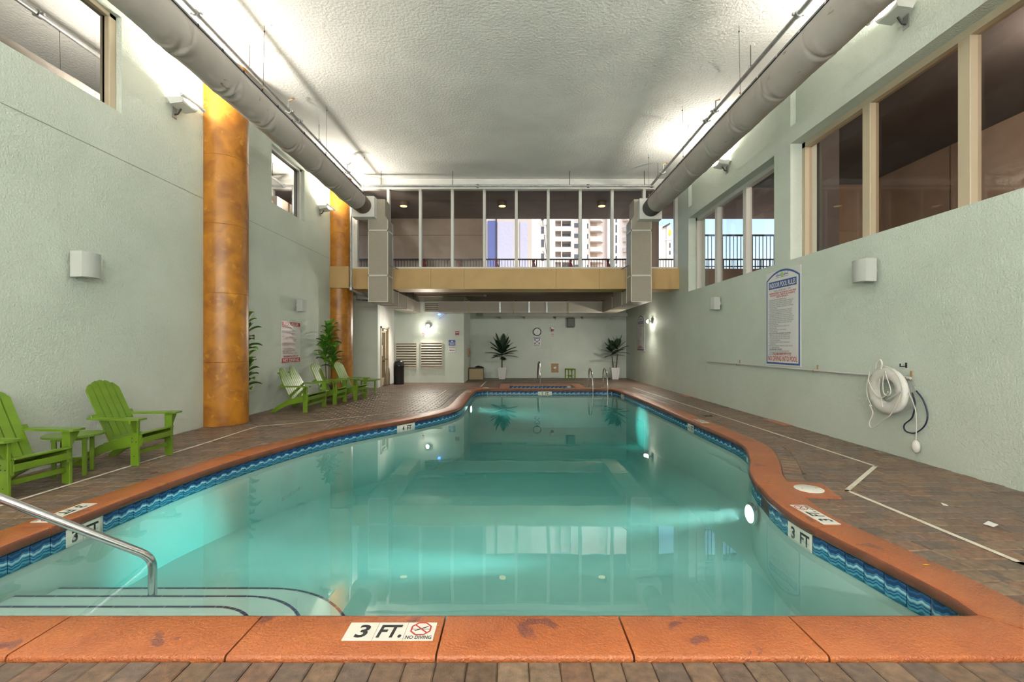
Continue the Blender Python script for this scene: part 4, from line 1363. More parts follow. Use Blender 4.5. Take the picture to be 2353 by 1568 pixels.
def side_table(label, loc, r, h, leg, rz=0.3, ell=1.0):
    t = thing('side_table', label, 'table', loc, rz, group='green side tables')
    m0 = Matrix.Translation(loc) @ Matrix.Rotation(rz, 4, 'Z')
    n = 5
    for i in range(n):
        y0, y1 = -r + 2 * r * i / n + 0.003, -r + 2 * r * (i + 1) / n - 0.003
        ptsL, ptsR = [], []
        for k in range(7):
            y_ = y0 + (y1 - y0) * k / 6
            x_ = ell * math.sqrt(max(r * r - y_ * y_, 0.0009))
            ptsR.append((x_, y_)); ptsL.append((-x_, y_))
        q = MB(m0); q.prism(ptsR + ptsL[::-1], h - 0.022, h)
        q.build('top_slat', M['green'], parent=t)
    for sx_ in (-1, 1):
        for sy_ in (-1, 1):
            q = MB(m0); q.box(sx_ * leg - 0.02, sx_ * leg + 0.02, sy_ * leg - 0.02, sy_ * leg + 0.02, 0, h - 0.022, 0.003); q.build('leg', M['green'], parent=t)
    for s in (-1, 1):
        q = MB(m0); q.box(-leg - 0.03, leg + 0.03, s * leg * 0.98 - 0.012, s * leg * 0.98 + 0.012, h - 0.06, h - 0.022); q.build('apron', M['green'], parent=t)
    q = MB(m0); q.box(-0.02, 0.02, -leg, leg, 0.14, 0.17); q.build('stretcher', M['green'], parent=t)
    q = MB(m0); q.box(-leg, leg, -0.02, 0.02, 0.172, 0.195); q.build('stretcher', M['green'], parent=t)
side_table('small lime green table between the two nearest deck chairs', (-5.14, 5.32, 0), 0.24, 0.47, 0.13, 0.5, 1.15)
side_table('round lime green table in front of the tan door', (-4.46, 13.98, 0), 0.36, 0.475, 0.20, 0.35)
side_table('small lime green table against the far wall beside the tan plate', (2.52, 20.25, 0), 0.23, 0.49, 0.16, 0.35)

# ------------------------------------------------------------------ plants
def blade(base, tip, width, droop, lift=0.5):
    """one leaf: a folded strip that narrows at both ends"""
    base, tip = Vector(base), Vector(tip)
    ax = tip - base
    sd_ = ax.cross(Vector((0, 0, 1)))
    sd_ = sd_.normalized() if sd_.length > 1e-4 else Vector((1, 0, 0))
    vs, fs = [], []
    n = 7
    for i in range(n + 1):
        k = i / n
        p = base + ax * k + Vector((0, 0, 1)) * (lift * ax.length * k * (1 - k) - droop * k * k)
        w_ = width * (math.sin(math.pi * min(1, 0.10 + 0.90 * k)) ** 0.7) * (1.0 if k < 0.98 else 0.05)
        up = Vector((0, 0, 0.25 * w_))
        vs += [p - sd_ * w_ / 2 + up, p, p + sd_ * w_ / 2 + up]
    for i in range(n):
        a = 3 * i
        fs += [(a, a + 1, a + 4, a + 3), (a + 1, a + 2, a + 5, a + 4)]
    return vs, fs

def leafy_plant(label, loc, stems, height, seed, pot_r, pot_h, leaf_scale=1.0, ymin=0.0):
    rn = random.Random(seed)
    t = thing('dracaena_plant', label, 'plant', loc, group='leafy plants behind the chairs')
    x, y, z = loc
    MB().lathe([(pot_r * 0.75, z), (pot_r, z + pot_h), (pot_r * 1.05, z + pot_h), (pot_r * 1.05, z + pot_h - 0.03), (pot_r * 0.92, z + pot_h - 0.03)], 20, (x, y, 0)).build('pot', M['pot_brown'], parent=t, smooth=True)
    MB().lathe([(0.0, z + pot_h - 0.04), (pot_r * 0.95, z + pot_h - 0.04)], 16, (x, y, 0)).build('soil', M['soil'], parent=t)
    for (dx, dy, top) in stems:
        st = MB().tube([(x + dx * 0.6, y + dy * 0.6, z + pot_h - 0.05), (x + dx, y + dy, z + top)], 0.013, 7).build('stem', M['stem'], parent=t, smooth=True)
        n = 19
        for k in range(n):
            a = k * 2.4 + rn.uniform(-0.3, 0.3)
            zz = z + top - (k / n) * 0.62
            L_ = leaf_scale * rn.uniform(0.26, 0.38)
            el = 0.95 - 0.75 * (k / n)
            tip = (x + dx + math.cos(a) * L_ * math.cos(el), y + dy + math.sin(a) * L_ * math.cos(el), zz + L_ * math.sin(el))
            tip = (max(tip[0], XL + 0.03), max(tip[1], ymin), tip[2])
            q = MB(); q.add(*blade((x + dx, y + dy, zz), tip, 0.16 * leaf_scale, 0.05))
            q.build('leaf', M['leaf_pale'] if k % 3 == 0 else M['leaf'], parent=t, smooth=True, fix=False)  # every third leaf in a lighter green
    return t
leafy_plant('tall leafy green plant in a brown pot beside the far amber column', (-5.33, 13.15, 0), [(0.0, 0.0, 2.02), (-0.08, -0.10, 1.62), (0.08, 0.06, 1.40)], 2.2, 3, 0.20, 0.36, 1.1)
leafy_plant('leafy green plant mostly hidden behind the near amber column', (-5.58, 9.36, 0), [(0.03, 0.02, 1.95), (0.05, 0.02, 1.15)], 2.1, 11, 0.11, 0.34, 1.1, 9.26)

def palm(label, loc, trunks, seed, s=1.0):
    rn = random.Random(seed)
    t = thing('potted_palm', label, 'plant', loc, group='potted palms on the back wall')
    x, y, z = loc
    q = MB(); hb, ht, ph = 0.135, 0.20, 0.52
    q.add([(x - hb, y - hb, z), (x + hb, y - hb, z), (x + hb, y + hb, z), (x - hb, y + hb, z), (x - ht, y - ht, z + ph), (x + ht, y - ht, z + ph), (x + ht, y + ht, z + ph), (x - ht, y + ht, z + ph),
           (x - ht * 0.9, y - ht * 0.9, z + ph), (x + ht * 0.9, y - ht * 0.9, z + ph), (x + ht * 0.9, y + ht * 0.9, z + ph), (x - ht * 0.9, y + ht * 0.9, z + ph),
           (x - ht * 0.88, y - ht * 0.88, z + ph - 0.04), (x + ht * 0.88, y - ht * 0.88, z + ph - 0.04), (x + ht * 0.88, y + ht * 0.88, z + ph - 0.04), (x - ht * 0.88, y + ht * 0.88, z + ph - 0.04)],
          [(0, 3, 2, 1)] + [(i, (i + 1) % 4, 4 + (i + 1) % 4, 4 + i) for i in range(4)] + [(4 + i, 4 + (i + 1) % 4, 8 + (i + 1) % 4, 8 + i) for i in range(4)] + [(8 + i, 8 + (i + 1) % 4, 12 + (i + 1) % 4, 12 + i) for i in range(4)])
    q.build('pot', M['pot_white'], parent=t)
    MB().box(x - ht * 0.88, x + ht * 0.88, y - ht * 0.88, y + ht * 0.88, z + ph - 0.06, z + ph - 0.04).build('soil', M['soil'], parent=t)
    for (dx, top, nf) in trunks:
        MB().tube([(x + dx * 0.5, y, z + ph - 0.05), (x + dx * 0.8, y, z + (ph + top) / 2), (x + dx, y, z + top)], [0.035, 0.028, 0.022], 8).build('trunk', M['stem'], parent=t, smooth=True)
        for k in range(nf):
            a = k * 2.399 + rn.uniform(-0.25, 0.25)
            el = 1.25 - 1.15 * (k / nf)
            L_ = s * rn.uniform(0.62, 0.82)
            d = Vector((math.cos(a) * math.cos(el), 0.55 * math.sin(a) * math.cos(el), math.sin(el)))
            base = Vector((x + dx, y, z + top + 0.35 * (1 - k / nf)))
            q = MB()
            npair = 18
            prev = None
            spine = []
            for i in range(npair + 1):
                f_ = i / npair
                p = base + d * L_ * f_ + Vector((0, 0, -0.30 * L_ * f_ * f_ * math.cos(el)))
                p.y = min(p.y, YB - 0.02); p.x = min(p.x, XR - 0.08)
                spine.append(p)
            q.tube(spine, [0.008 * (1 - 0.7 * i / npair) for i in range(npair + 1)], 5)
            sdv = d.cross(Vector((0, 0, 1)))
            sdv = sdv.normalized() if sdv.length > 0.15 else Vector((1, 0, 0))
            for i in range(2, npair + 1):
                f_ = i / npair
                tl = (spine[i] - spine[i - 1]).normalized()
                ll = 0.21 * s * math.sin(math.pi * (0.18 + 0.78 * f_))
                for sg_ in (-1, 1):
                    tip = spine[i] + (sdv * sg_ * 0.8 + tl * 0.75 + Vector((0, 0, -0.18))) * ll
                    tip.y = min(tip.y, YB - 0.01); tip.x = min(tip.x, XR - 0.06)
                    w_ = tl * 0.026 * s
                    q.add([spine[i] - w_, spine[i] + w_, tip, (spine[i] + tip) / 2 - w_ * 0.9], [(0, 1, 2, 3)])
            q.build('frond', M['palm'], parent=t, fix=False)
palm('potted palm with wide fronds in a white pot beside the tan box', (-0.52, 20.55, 0), [(0.0, 0.98, 24)], 5, 1.15)
palm('two stemmed potted palm in a white pot in the far corner', (4.55, 20.45, 0), [(-0.12, 1.02, 15), (0.12, 1.12, 15)], 8, 0.82)

# ------------------------------------------------------------------ wall signs
def sign_base(label, o, r, w_, h_, cat='sign', thick=0.012, name='wall_sign'):
    fm = frame(o, r, (0, 0, 1))
    t = thing(name, label, cat, fm @ Vector((w_ / 2, 0, 0)))
    return t, fm
def lines(q, rows, x, y, dy, h_, fit, align='l'):
    for i, s_ in enumerate(rows):
        if s_: q.text(s_, x, y - i * dy, h_, None, align, 0.0135, fit=fit)

# red and white rules on the left wall
W_, H_ = 1.0, 1.06
t, fm = sign_base('red and white pool rules sign above the green bench', (XL, 11.2, 1.06), (0, 1, 0), W_, H_)
MB(fm).box(0, W_, 0, H_, 0, 0.012, 0.003).build('board', M['sign_white'], parent=t)
MB(fm).box(0.02, W_ - 0.02, H_ - 0.115, H_ - 0.015, 0.012, 0.013).build('red_band', M['red_ink'], parent=t)
MB(fm).box(0.02, W_ - 0.02, 0.015, 0.13, 0.012, 0.013).build('red_band', M['red_ink'], parent=t)
q = MB(fm); q.text('POOL RULES', W_ / 2, H_ - 0.10, 0.07, 0.76, 'c', 0.014, bold=0.03); q.build('heading', M['sign_white'], parent=t)
q = MB(fm); q.text('NO DIVING', W_ / 2, 0.032, 0.08, 0.84, 'c', 0.014, bold=0.03)
q.build('heading', M['sign_white'], parent=t)
q = MB(fm)
lines(q, ['SHOWER BEFORE ENTERING', 'POOL HOURS 8AM TO 10 PM', 'NO FOOD, DRINK, GLASS, OR ANIMALS IN', 'POOL OR ON POOL DECK', 'POOL IS FOR REGISTERED GUESTS ONLY', 'DO NOT SWALLOW POOL WATER',
          'BATHING LOAD 19 PERSONS', 'CHILDREN UNDER 12 MUST BE', 'ACCOMPANIED BY AN ADULT AT ALL TIMES', 'DO NOT USE POOL IF ILL WITH DIARRHEA', 'SWIM DIAPERS REQUIRED FOR ALL', 'TODDLERS AND BABIES WHILE IN POOL',
          'OR ON POOL DECK', 'NO SMOKING OR VAPING', 'IN CASE OF EMERGENCY DIAL 911', 'NO JUMPING, RUNNING, OR HORSEPLAY', 'IN POOL OR ON POOL DECK', 'NO LIFEGUARD ON DUTY SWIM AT OWN RISK'], 0.045, H_ - 0.165, 0.0385, 0.025, 0.91)
q.text('MAXIMUM POOL DEPTH 5\' 0"', W_ / 2, 0.148, 0.045, 0.74, 'c', 0.0135, bold=0.03)
q.build('lettering', M['red_ink'], parent=t, kind='stuff')

# arched rules signs on the right wall
RULES = [('1', 'SHOWER BEFORE ENTERING POOL'), ('2', 'TOWELS DO NOT RESERVE CHAIRS, PEOPLE DO'), ('3', 'ONLY SMALL FLOTATION DEVICES ALLOWED'), ('4', 'ONLY FOAM TYPE TOYS ALLOWED IN POOL'), ('5', 'NO RUNNING, JUMPING, HANGING OR DIVING'),
         ('', 'ON POOL DECK'), ('7', 'GLASS CONTAINERS AND ANIMALS ARE NOT'), ('', 'ALLOWED IN THE POOL OR ON POOL DECK'), ('8', 'NO FOOD OR BEVERAGES IN 4 FT OF POOL.'), ('', 'COMMERCIALLY BOTTLED WATER IN PLASTIC'),
         ('', 'BOTTLES IS ALLOWED ON THE POOL DECK FOR'), ('', 'POOL PATRON HYDRATION (64E-9.004(7) F.A.C.)'), ('9', 'NO PLAYING IN OR JUMPING FROM FOUNTAIN'), ('10', 'SMOKING AND VAPING ALLOWED ONLY IN'), ('', 'DESIGNATED AREA'),
         ('11', 'DO NOT SWALLOW POOL WATER, IT IS'), ('', 'RECIRCULATED'), ('12', 'DO NOT USE POOL IF YOU ARE ILL'), ('', 'WITH DIARRHEA'), ('13', ''), ('', 'PERSONAL MUSIC MUST BE PLAYED AT A'), ('', 'LEVEL THAT DOES NOT DISTURB OTHERS'),
         ('14', 'CHILDREN UNDER 3 YEARS OF AGE MUST'), ('', 'WEAR A SWIM DIAPER'), ('15', 'CHILDREN UNDER 12 MUST HAVE ADULT'), ('', 'SUPERVISION'), ('16', 'ALL PERSONS USING THIS POOL SHALL DO SO'), ('', 'AT THEIR OWN RISK'), ('', ''),
         ('17', 'OWNERS AND MANAGEMENT ARE NOT'), ('', 'RESPONSIBLE FOR ACCIDENTS OR INJURIES'), ('18', 'BATHING LOAD 30')]
def rules_sign(label, y_left, z0, W_, H_, rise):
    t, fm = sign_base(label, (XR, y_left, z0), (0, -1, 0), W_, H_)
    def arch(m_):
        pts = [(m_, m_), (W_ - m_, m_)]
        for k in range(17):
            x = (W_ - m_) - (W_ - 2 * m_) * k / 16
            pts.append((x, H_ - rise - m_ * 1.1 + rise * (1 - ((x - W_ / 2) / (W_ / 2)) ** 2)))
        return pts
    MB(fm).box(-0.02, W_ + 0.03, -0.03, H_ - 0.01, 0, 0.010, 0.003).build('back_board', M['white_plastic'], parent=t)
    q = MB(fm); q.prism(arch(0.0), 0.010, 0.013); q.build('border', M['blue_ink'], parent=t)
    q = MB(fm); q.prism(arch(0.035), 0.013, 0.0145); q.build('face', M['sign_white'], parent=t)
    k = H_ / 1.70
    top = H_ - rise
    q = MB(fm); q.box(0.09, W_ - 0.09, top - 0.17 * k, top - 0.035 * k, 0.0145, 0.0155); q.build('heading_band', M['blue_ink'], parent=t)
    q = MB(fm); q.text('INDOOR POOL RULES', W_ / 2, top - 0.145 * k, 0.085 * k, W_ - 0.24, 'c', 0.0162, bold=0.02); q.build('heading', M['sign_white'], parent=t)
    q = MB(fm); q.text('POOL HOURS 9AM - 11PM', W_ / 2, top - 0.225 * k, 0.030 * k, W_ * 0.50, 'c', 0.0155)
    y_ = top - 0.385 * k
    dy = 0.0322 * k
    for i, (a, b) in enumerate(RULES):
        if a: q.text(a, 0.095, y_ - i * dy, 0.021 * k, None, 'r', 0.0155)
        if b: q.text(b, 0.11, y_ - i * dy, 0.0235 * k, None, 'l', 0.0155, fit=W_ - 0.18)
    q.build('lettering', M['grey_ink'], parent=t, kind='stuff')
    q = MB(fm)
    q.text('NO LOUD OR PROFANE MUSIC ALLOWED!', 0.11, y_ - 19 * dy, 0.0235 * k, None, 'l', 0.0156, bold=0.02, fit=W_ - 0.2)
    q.build('bold_lettering', M['navy_ink'], parent=t)
    q = MB(fm)
    q.text('NO LIFEGUARD ON DUTY', 0.11, y_ - 28 * dy, 0.0235 * k, None, 'l', 0.0156, bold=0.03, fit=W_ - 0.2)
    q.build('bold_lettering', M['navy_ink'], parent=t)
    q = MB(fm)
    for i, s_ in enumerate(('WRISTBANDS MUST BE WORN ON YOUR WRIST', 'OR ANKLE AT ALL TIMES BY ALL OWNERS &', 'GUESTS OVER AGE 12')):
        q.text(s_, W_ / 2, top - (0.265 + 0.036 * i) * k, 0.026 * k, None, 'c', 0.0156, bold=0.03, fit=W_ - 0.2)
    q.build('wristband_notice', M['red_ink'], parent=t, kind='stuff')
    q = MB(fm)
    q.text('POOL MAXIMUM DEPTH 5 FEET', W_ / 2, 0.165 * k, 0.045 * k, W_ * 0.56, 'c', 0.0156, bold=0.01)
    q.build('depth_notice', M['red_ink'], parent=t)
    q = MB(fm)
    q.text('NO DIVING INTO POOL', W_ / 2, 0.062 * k, 0.085 * k, W_ - 0.13, 'c', 0.0156, bold=0.02)
    q.build('warning', M['red_ink'], parent=t)
    q = MB(fm)
    for i in range(5):                              # the blurred blue script on both sides of the leaf
        for x_ in (W_ / 2 - 0.20 + 0.032 * i, W_ / 2 + 0.055 + 0.032 * i):
            q.bar((x_, top + 0.046 * k, 0.0156), (x_ + 0.012, top + (0.075 + 0.012 * ((i * 2) % 3)) * k, 0.0156), 0.011, 0.0006)
            q.bar((x_, top + 0.048 * k, 0.0156), (x_ + 0.03, top + 0.058 * k, 0.0156), 0.008, 0.0006)
    q.bar((W_ / 2 - 0.22, top + 0.022 * k, 0.0156), (W_ / 2 + 0.2, top + 0.022 * k, 0.0156), 0.006, 0.0006)
    lg = q.build('logo', M['blue_ink'], parent=t, kind='stuff')
    q = MB(fm); q.prism([(W_ / 2 + 0.042 * math.cos(a * math.pi / 8), top + 0.066 * k + 0.052 * math.sin(a * math.pi / 8)) for a in range(16)], 0.0146, 0.0158); q.build('logo_leaf', M['green_ink'], parent=lg)
rules_sign('tall arched blue and white rules sign above the wall pole', 9.42, 1.135, 1.09, 1.86, 0.17)
rules_sign('small arched rules sign on the far wall beside the bright floodlight', 19.25, 1.32, 0.98, 1.42, 0.20)

def wall_plate(name, label, o, r, w_, h_, m_, cat='sign', thick=0.01):
    t, fm = sign_base(label, o, r, w_, h_, cat, name=name)
    MB(fm).box(0, w_, 0, h_, 0, thick, 0.002).build('board', m_, parent=t)
    return t, fm
RB = (1, 0, 0)
# shower sign on the louver wall
t, fm = wall_plate('wall_sign', 'blue and white shower sign with an arrow beside the louvers', (-2.645, YL, 1.235), RB, 0.29, 0.51, M['sign_white'])
MB(fm).box(0.005, 0.285, 0.26, 0.505, 0.010, 0.011).build('blue_panel', M['blue_ink'], parent=t)
q = MB(fm); q.prism([(0.10, 0.415), (0.19, 0.415), (0.175, 0.45), (0.145, 0.485), (0.115, 0.45)], 0.011, 0.012)
for i, s_ in enumerate(('PLEASE SHOWER', 'BEFORE', 'ENTERING POOL')):
    q.text(s_, 0.145, 0.365 - i * 0.042, 0.028, None, 'c', 0.0116, bold=0.02, fit=0.25)
q.build('white_lettering', M['sign_white'], parent=t)
q = MB(fm); q.text('SHOWER', 0.145, 0.17, 0.062, 0.25, 'c', 0.0116, bold=0.01)
q.build('lettering', M['ink'], parent=t)
q = MB(fm); q.prism([(0.03, 0.085), (0.09, 0.115), (0.09, 0.098), (0.26, 0.098), (0.26, 0.072), (0.09, 0.072), (0.09, 0.055)], 0.010, 0.0116); q.build('arrow', M['ink'], parent=t)
# no smoking signs
def no_smoking(label, o):
    t, fm = wall_plate('wall_sign', label, o, RB, 0.13, 0.20, M['sign_white'])
    q = MB(fm); cx_, cy_, R_ = 0.065, 0.125, 0.05
    for i in range(20):
        a, b = 2 * math.pi * i / 20, 2 * math.pi * (i + 1) / 20
        q.bar((cx_ + R_ * math.cos(a), cy_ + R_ * math.sin(a), 0.0106), (cx_ + R_ * math.cos(b), cy_ + R_ * math.sin(b), 0.0106), 0.012, 0.001)
    q.bar((cx_ - 0.035, cy_ + 0.035, 0.011), (cx_ + 0.035, cy_ - 0.035, 0.011), 0.010, 0.001)
    q.build('prohibition_mark', M['red_ink'], parent=t)
    q = MB(fm); q.bar((0.035, cy_ - 0.005, 0.0104), (0.095, cy_ - 0.005, 0.0104), 0.012, 0.0006); q.bar((0.02, 0.035, 0.0104), (0.11, 0.035, 0.0104), 0.014, 0.0006); q.build('lettering', M['ink'], parent=t, kind='stuff')
no_smoking('small red ring no smoking sign just above the louvers', (-3.72, YL, 1.86))
no_smoking('small red ring no smoking sign below the fire strobe', (1.755, YB, 1.90))
# notice below the clock
t, fm = wall_plate('wall_sign', 'white notice sign with a blue heading hung below the clock', (0.935, YB, 1.455), RB, 0.325, 0.455, M['sign_white'])
MB(fm).box(0.012, 0.313, 0.37, 0.445, 0.010, 0.011).build('blue_panel', M['blue_ink'], parent=t)
q = MB(fm); q.text('NOTICE', 0.1625, 0.386, 0.042, 0.26, 'c', 0.0116, bold=0.02); q.build('heading', M['sign_white'], parent=t)
q = MB(fm)
q.bar((0.06, 0.31, 0.0106), (0.265, 0.16, 0.0106), 0.022, 0.001); q.bar((0.265, 0.31, 0.0106), (0.06, 0.16, 0.0106), 0.022, 0.001)
for (x_, y_) in ((0.06, 0.32), (0.265, 0.32), (0.06, 0.16), (0.265, 0.16)):
    q.prism([(x_ + 0.030 * math.cos(a * math.pi / 6), y_ + 0.035 * math.sin(a * math.pi / 6)) for a in range(12)], 0.010, 0.0114)
for y_ in (0.092, 0.045):
    for i in range(7):
        q.box(0.032 + i * 0.038, 0.060 + i * 0.038, y_ - 0.013, y_ + 0.013, 0.010, 0.0112)
q.build('symbol', M['ink'], parent=t, kind='stuff')
# clock
t = thing('wall_clock', 'round white clock with a black rim on the back wall', 'clock', (1.10, YB, 2.15))
fm = frame((1.10, YB, 2.15), RB, (0, 0, 1))
q = MB(fm); q.lathe([(0.185, 0.0), (0.19, 0.03), (0.175, 0.045), (0.160, 0.04), (0.158, 0.02)], 36); q.build('rim', M['black'], parent=t, smooth=True)
q = MB(fm); q.prism([(0.158 * math.cos(a * math.pi / 18), 0.158 * math.sin(a * math.pi / 18)) for a in range(36)], 0.021, 0.024); q.build('dial', M['sign_white'], parent=t)
q = MB(fm)
for i in range(12):
    a = i * math.pi / 6
    q.bar((0.12 * math.cos(a), 0.12 * math.sin(a), 0.0255), (0.145 * math.cos(a), 0.145 * math.sin(a), 0.0255), 0.012, 0.001)
q.build('hour_mark', M['ink'], parent=t)
q = MB(fm); q.bar((0, 0, 0.027), (0.045, 0.06, 0.027), 0.012, 0.002); q.build('hour_hand', M['ink'], parent=t)
q = MB(fm); q.bar((0, 0, 0.03), (-0.02, -0.11, 0.03), 0.008, 0.002); q.build('minute_hand', M['ink'], parent=t)
# fire strobe and pull station
t = thing('fire_strobe', 'red and white fire alarm strobe on the back wall', 'alarm', (1.82, YB, 2.2))
fm = frame((1.73, YB, 2.17), RB, (0, 0, 1))
MB(fm).box(0.02, 0.14, 0, 0.10, 0, 0.05, 0.005).build('base', M['alarm'], parent=t)
MB(fm).box(0.0, 0.18, 0.10, 0.21, 0, 0.07, 0.02).build('lens', M['white_plastic'], parent=t)
t = thing('fire_alarm', 'red fire alarm box high on the louver wall', 'alarm', (-2.28, YL, 1.95))
fm = frame((-2.36, YL, 1.94), RB, (0, 0, 1))
MB(fm).box(0, 0.155, 0, 0.155, 0, 0.05, 0.006).build('body', M['alarm'], parent=t)
MB(fm).box(0.02, 0.065, 0.09, 0.12, 0.05, 0.058).build('lamp', M['white_plastic'], parent=t)
MB(fm).box(0.09, 0.135, 0.09, 0.12, 0.05, 0.058).build('lamp', M['white_plastic'], parent=t)
# tan plate with a round timer, brown box, grey speaker
t = thing('timer_plate', 'tan plate with a round grey timer on the back wall', 'control', (1.92, YB, 0.45))
fm = frame((1.755, YB, 0.255), RB, (0, 0, 1))
MB(fm).box(0, 0.34, 0, 0.42, 0, 0.012, 0.003).build('plate', M['plate_tan'], parent=t)
q = MB(fm); q.lathe([(0.075, 0.012), (0.07, 0.04), (0.05, 0.045)], 24, (0.17, 0.20, 0)); q.build('dial', M['galv'], parent=t, smooth=True)
q = MB(fm); q.box(0.155, 0.185, 0.17, 0.24, 0.045, 0.07, 0.004); q.build('knob', M['white_plastic'], parent=t)
for (x_, y_) in ((0.03, 0.03), (0.31, 0.03), (0.31, 0.39), (0.03, 0.39)):
    q = MB(fm); q.lathe([(0.010, 0.012), (0.008, 0.016)], 8, (x_, y_, 0)); q.build('screw', M['bolt'], parent=t)
t = thing('control_box', 'brown control box on the short side wall of the recess', 'control', (-2.0, 20.2, 1.1))
MB().box(-2.016, -1.94, 20.05, 20.4, 1.02, 1.40, 0.006).build('body', M['plate_tan'], parent=t)
MB().box(-1.94, -1.925, 20.18, 20.27, 1.16, 1.26, 0.003).build('cover', M['pot_brown'], parent=t)
t = thing('grey_speaker', 'dark grey blurred speaker high on the back wall', 'speaker', (2.66, YB, 2.35))
fm = frame((2.47, YB, 2.35), RB, (0, 0, 1))
MB(fm).box(0, 0.38, 0, 0.46, 0, 0.16, 0.05).build('cabinet', mat('grey_speaker_paint', (0.16, 0.18, 0.17), 0.7), parent=t)

# ------------------------------------------------------------------ louvers
def louver(label, x0, x1, z0, z1, n):
    t = thing('louver_vent', label, 'vent', ((x0 + x1) / 2, YL, z0))
    fm = frame((x0, YL, z0), RB, (0, 0, 1))
    w_, h_ = x1 - x0, z1 - z0
    q = MB(fm); q.box(0, 0.035, 0, h_, 0, 0.04); q.box(w_ - 0.035, w_, 0, h_, 0, 0.04); q.box(0.035, w_ - 0.035, h_ - 0.035, h_, 0, 0.04); q.box(0.035, w_ - 0.035, 0, 0.09 if h_ > 0.5 else 0.03, 0, 0.04)
    q.build('frame', M['louver'], parent=t, fix=False)
    MB(fm).box(0.035, w_ - 0.035, 0.03, h_ - 0.035, 0, 0.004).build('backing', M['louver_dark'], parent=t)
    zb, zt2 = (0.09 if h_ > 0.5 else 0.03), h_ - 0.035
    for i in range(n):
        zz = zb + (zt2 - zb) * (i + 0.5) / n
        q = MB(fm); q.add([(0.036, zz + 0.035, 0.006), (w_ - 0.036, zz + 0.035, 0.006), (w_ - 0.036, zz - 0.018, 0.05), (0.036, zz - 0.018, 0.05), (0.036, zz - 0.036, 0.05), (w_ - 0.036, zz - 0.036, 0.05), (w_ - 0.036, zz + 0.015, 0.006), (0.036, zz + 0.015, 0.006)],
                          [(0, 1, 2, 3), (3, 2, 5, 4), (4, 5, 6, 7), (0, 3, 4, 7), (1, 6, 5, 2)])
        q.build('slat', M['louver'], parent=t)
louver('tan louvered vent behind the black trash can', -4.80, -3.92, 0.565, 1.62, 9)
louver('tan louvered vent next to the shower sign', -3.78, -2.88, 0.575, 1.635, 9)
louver('small louvered vent under the low ceiling beside the square duct', -3.62, -3.02, 2.86, 3.28, 4)
# ------------------------------------------------------------------ trash can, box, ladder rails, handrails
t = thing('trash_can', 'black dome topped trash can in front of the louvers', 'trash can', (-4.47, 17.75, 0))
cx_, cy_ = -4.47, 17.75
q = MB(); q.lathe([(0.195, 0.0), (0.2, 0.02), (0.205, 0.70), (0.212, 0.715), (0.212, 0.735)], 28, (cx_, cy_, 0)); q.build('body', M['black'], parent=t, smooth=True)
q = MB(); q.lathe([(0.206, 0.735), (0.203, 0.80), (0.180, 0.88), (0.125, 0.935), (0.05, 0.955), (0.0, 0.957)], 28, (cx_, cy_, 0)); dm = q.build('dome', M['black'], parent=t, smooth=True)
q = MB(frame((cx_ + 0.03, cy_ - 0.205, 0.76), (1, 0, 0), (0, 0, 1))); q.box(-0.07, 0.07, 0, 0.085, -0.03, 0.012, 0.008); q.build('flap', M['dark_metal'], parent=dm)

t = thing('storage_box', 'tan storage box in the far recess', 'box', (-1.66, 20.6, 0))
q = MB(); q.box(-1.98, -1.36, 20.2, 20.9, 0, 0.48, 0.008); q.build('body', M['box_tan'], parent=t)
q = MB(); q.box(-1.99, -1.35, 20.19, 20.92, 0.48, 0.515, 0.008); q.build('lid', M['pot_brown'], parent=t)
q = MB()
for i, (dx, dy, r_) in enumerate(((0, 0, 0.07), (0.10, 0.02, 0.055), (-0.08, -0.03, 0.05), (0.17, -0.02, 0.04))):
    q.sphere((-1.58 + dx, 20.42 + dy, 0.516 + r_ * 0.66), (r_ * 1.4, r_, r_ * 0.65), 10, 6)
q.build('dark_towel', M['cloth_dark'], smooth=True, label='crumpled dark towel lying on the tan storage box', cat='towel')

def bend(pts, r, n=5):
    """round the inner corners of a polyline"""
    pts = [Vector(p) for p in pts]
    out = [pts[0]]
    for i in range(1, len(pts) - 1):
        a, b, c = pts[i - 1], pts[i], pts[i + 1]
        d1, d2 = (a - b), (c - b)
        k = min(r, d1.length * 0.45, d2.length * 0.45)
        p, q_ = b + d1.normalized() * k, b + d2.normalized() * k
        for j in range(n + 1):
            f_ = j / n
            out.append(p.lerp(b, f_).lerp(b.lerp(q_, f_), f_))
    out.append(pts[-1])
    return out

# ladder: two grab rails beside the far end, with rungs under water
t = thing('pool_ladder', 'stainless steel pool ladder with two curved grab rails', 'ladder', (2.98, 15.6, 0))
for x in (2.70, 3.21):
    rl = MB().tube(bend([(x, 16.35, 0.0), (x, 16.33, 0.50), (x, 16.20, 0.72), (x, 15.72, 0.60), (x, 15.50, 0.30), (x, 15.47, -0.55)], 0.22), 0.024, 10)
    rl.build('rail', M['steel'], parent=t, smooth=True)
    MB().lathe([(0.055, 0.004), (0.055, 0.012), (0.03, 0.03)], 16, (x, 16.35, 0)).build('flange', M['steel'], parent=t, smooth=True)
    MB().lathe([(0.075, 0.0), (0.075, 0.006)], 16, (x, 16.35, 0)).build('base_ring', M['white_tile'], parent=t)
for z in (-0.30, -0.50):
    MB().box(2.72, 3.19, 15.42, 15.50, z - 0.015, z + 0.015, 0.005).build('rung', M['steel'], parent=t)
t = thing('spa_handrail', 'single steel handrail rising beside the spa', 'handrail', (1.03, 17.75, 0))
MB().tube(bend([(1.04, 17.85, 0.0), (1.04, 17.84, 0.45), (1.02, 17.95, 0.86), (1.0, 18.15, 0.86), (0.99, 18.6, 0.45), (0.99, 18.65, 0.0)], 0.2), 0.032, 10).build('rail', M['steel'], parent=t, smooth=True)
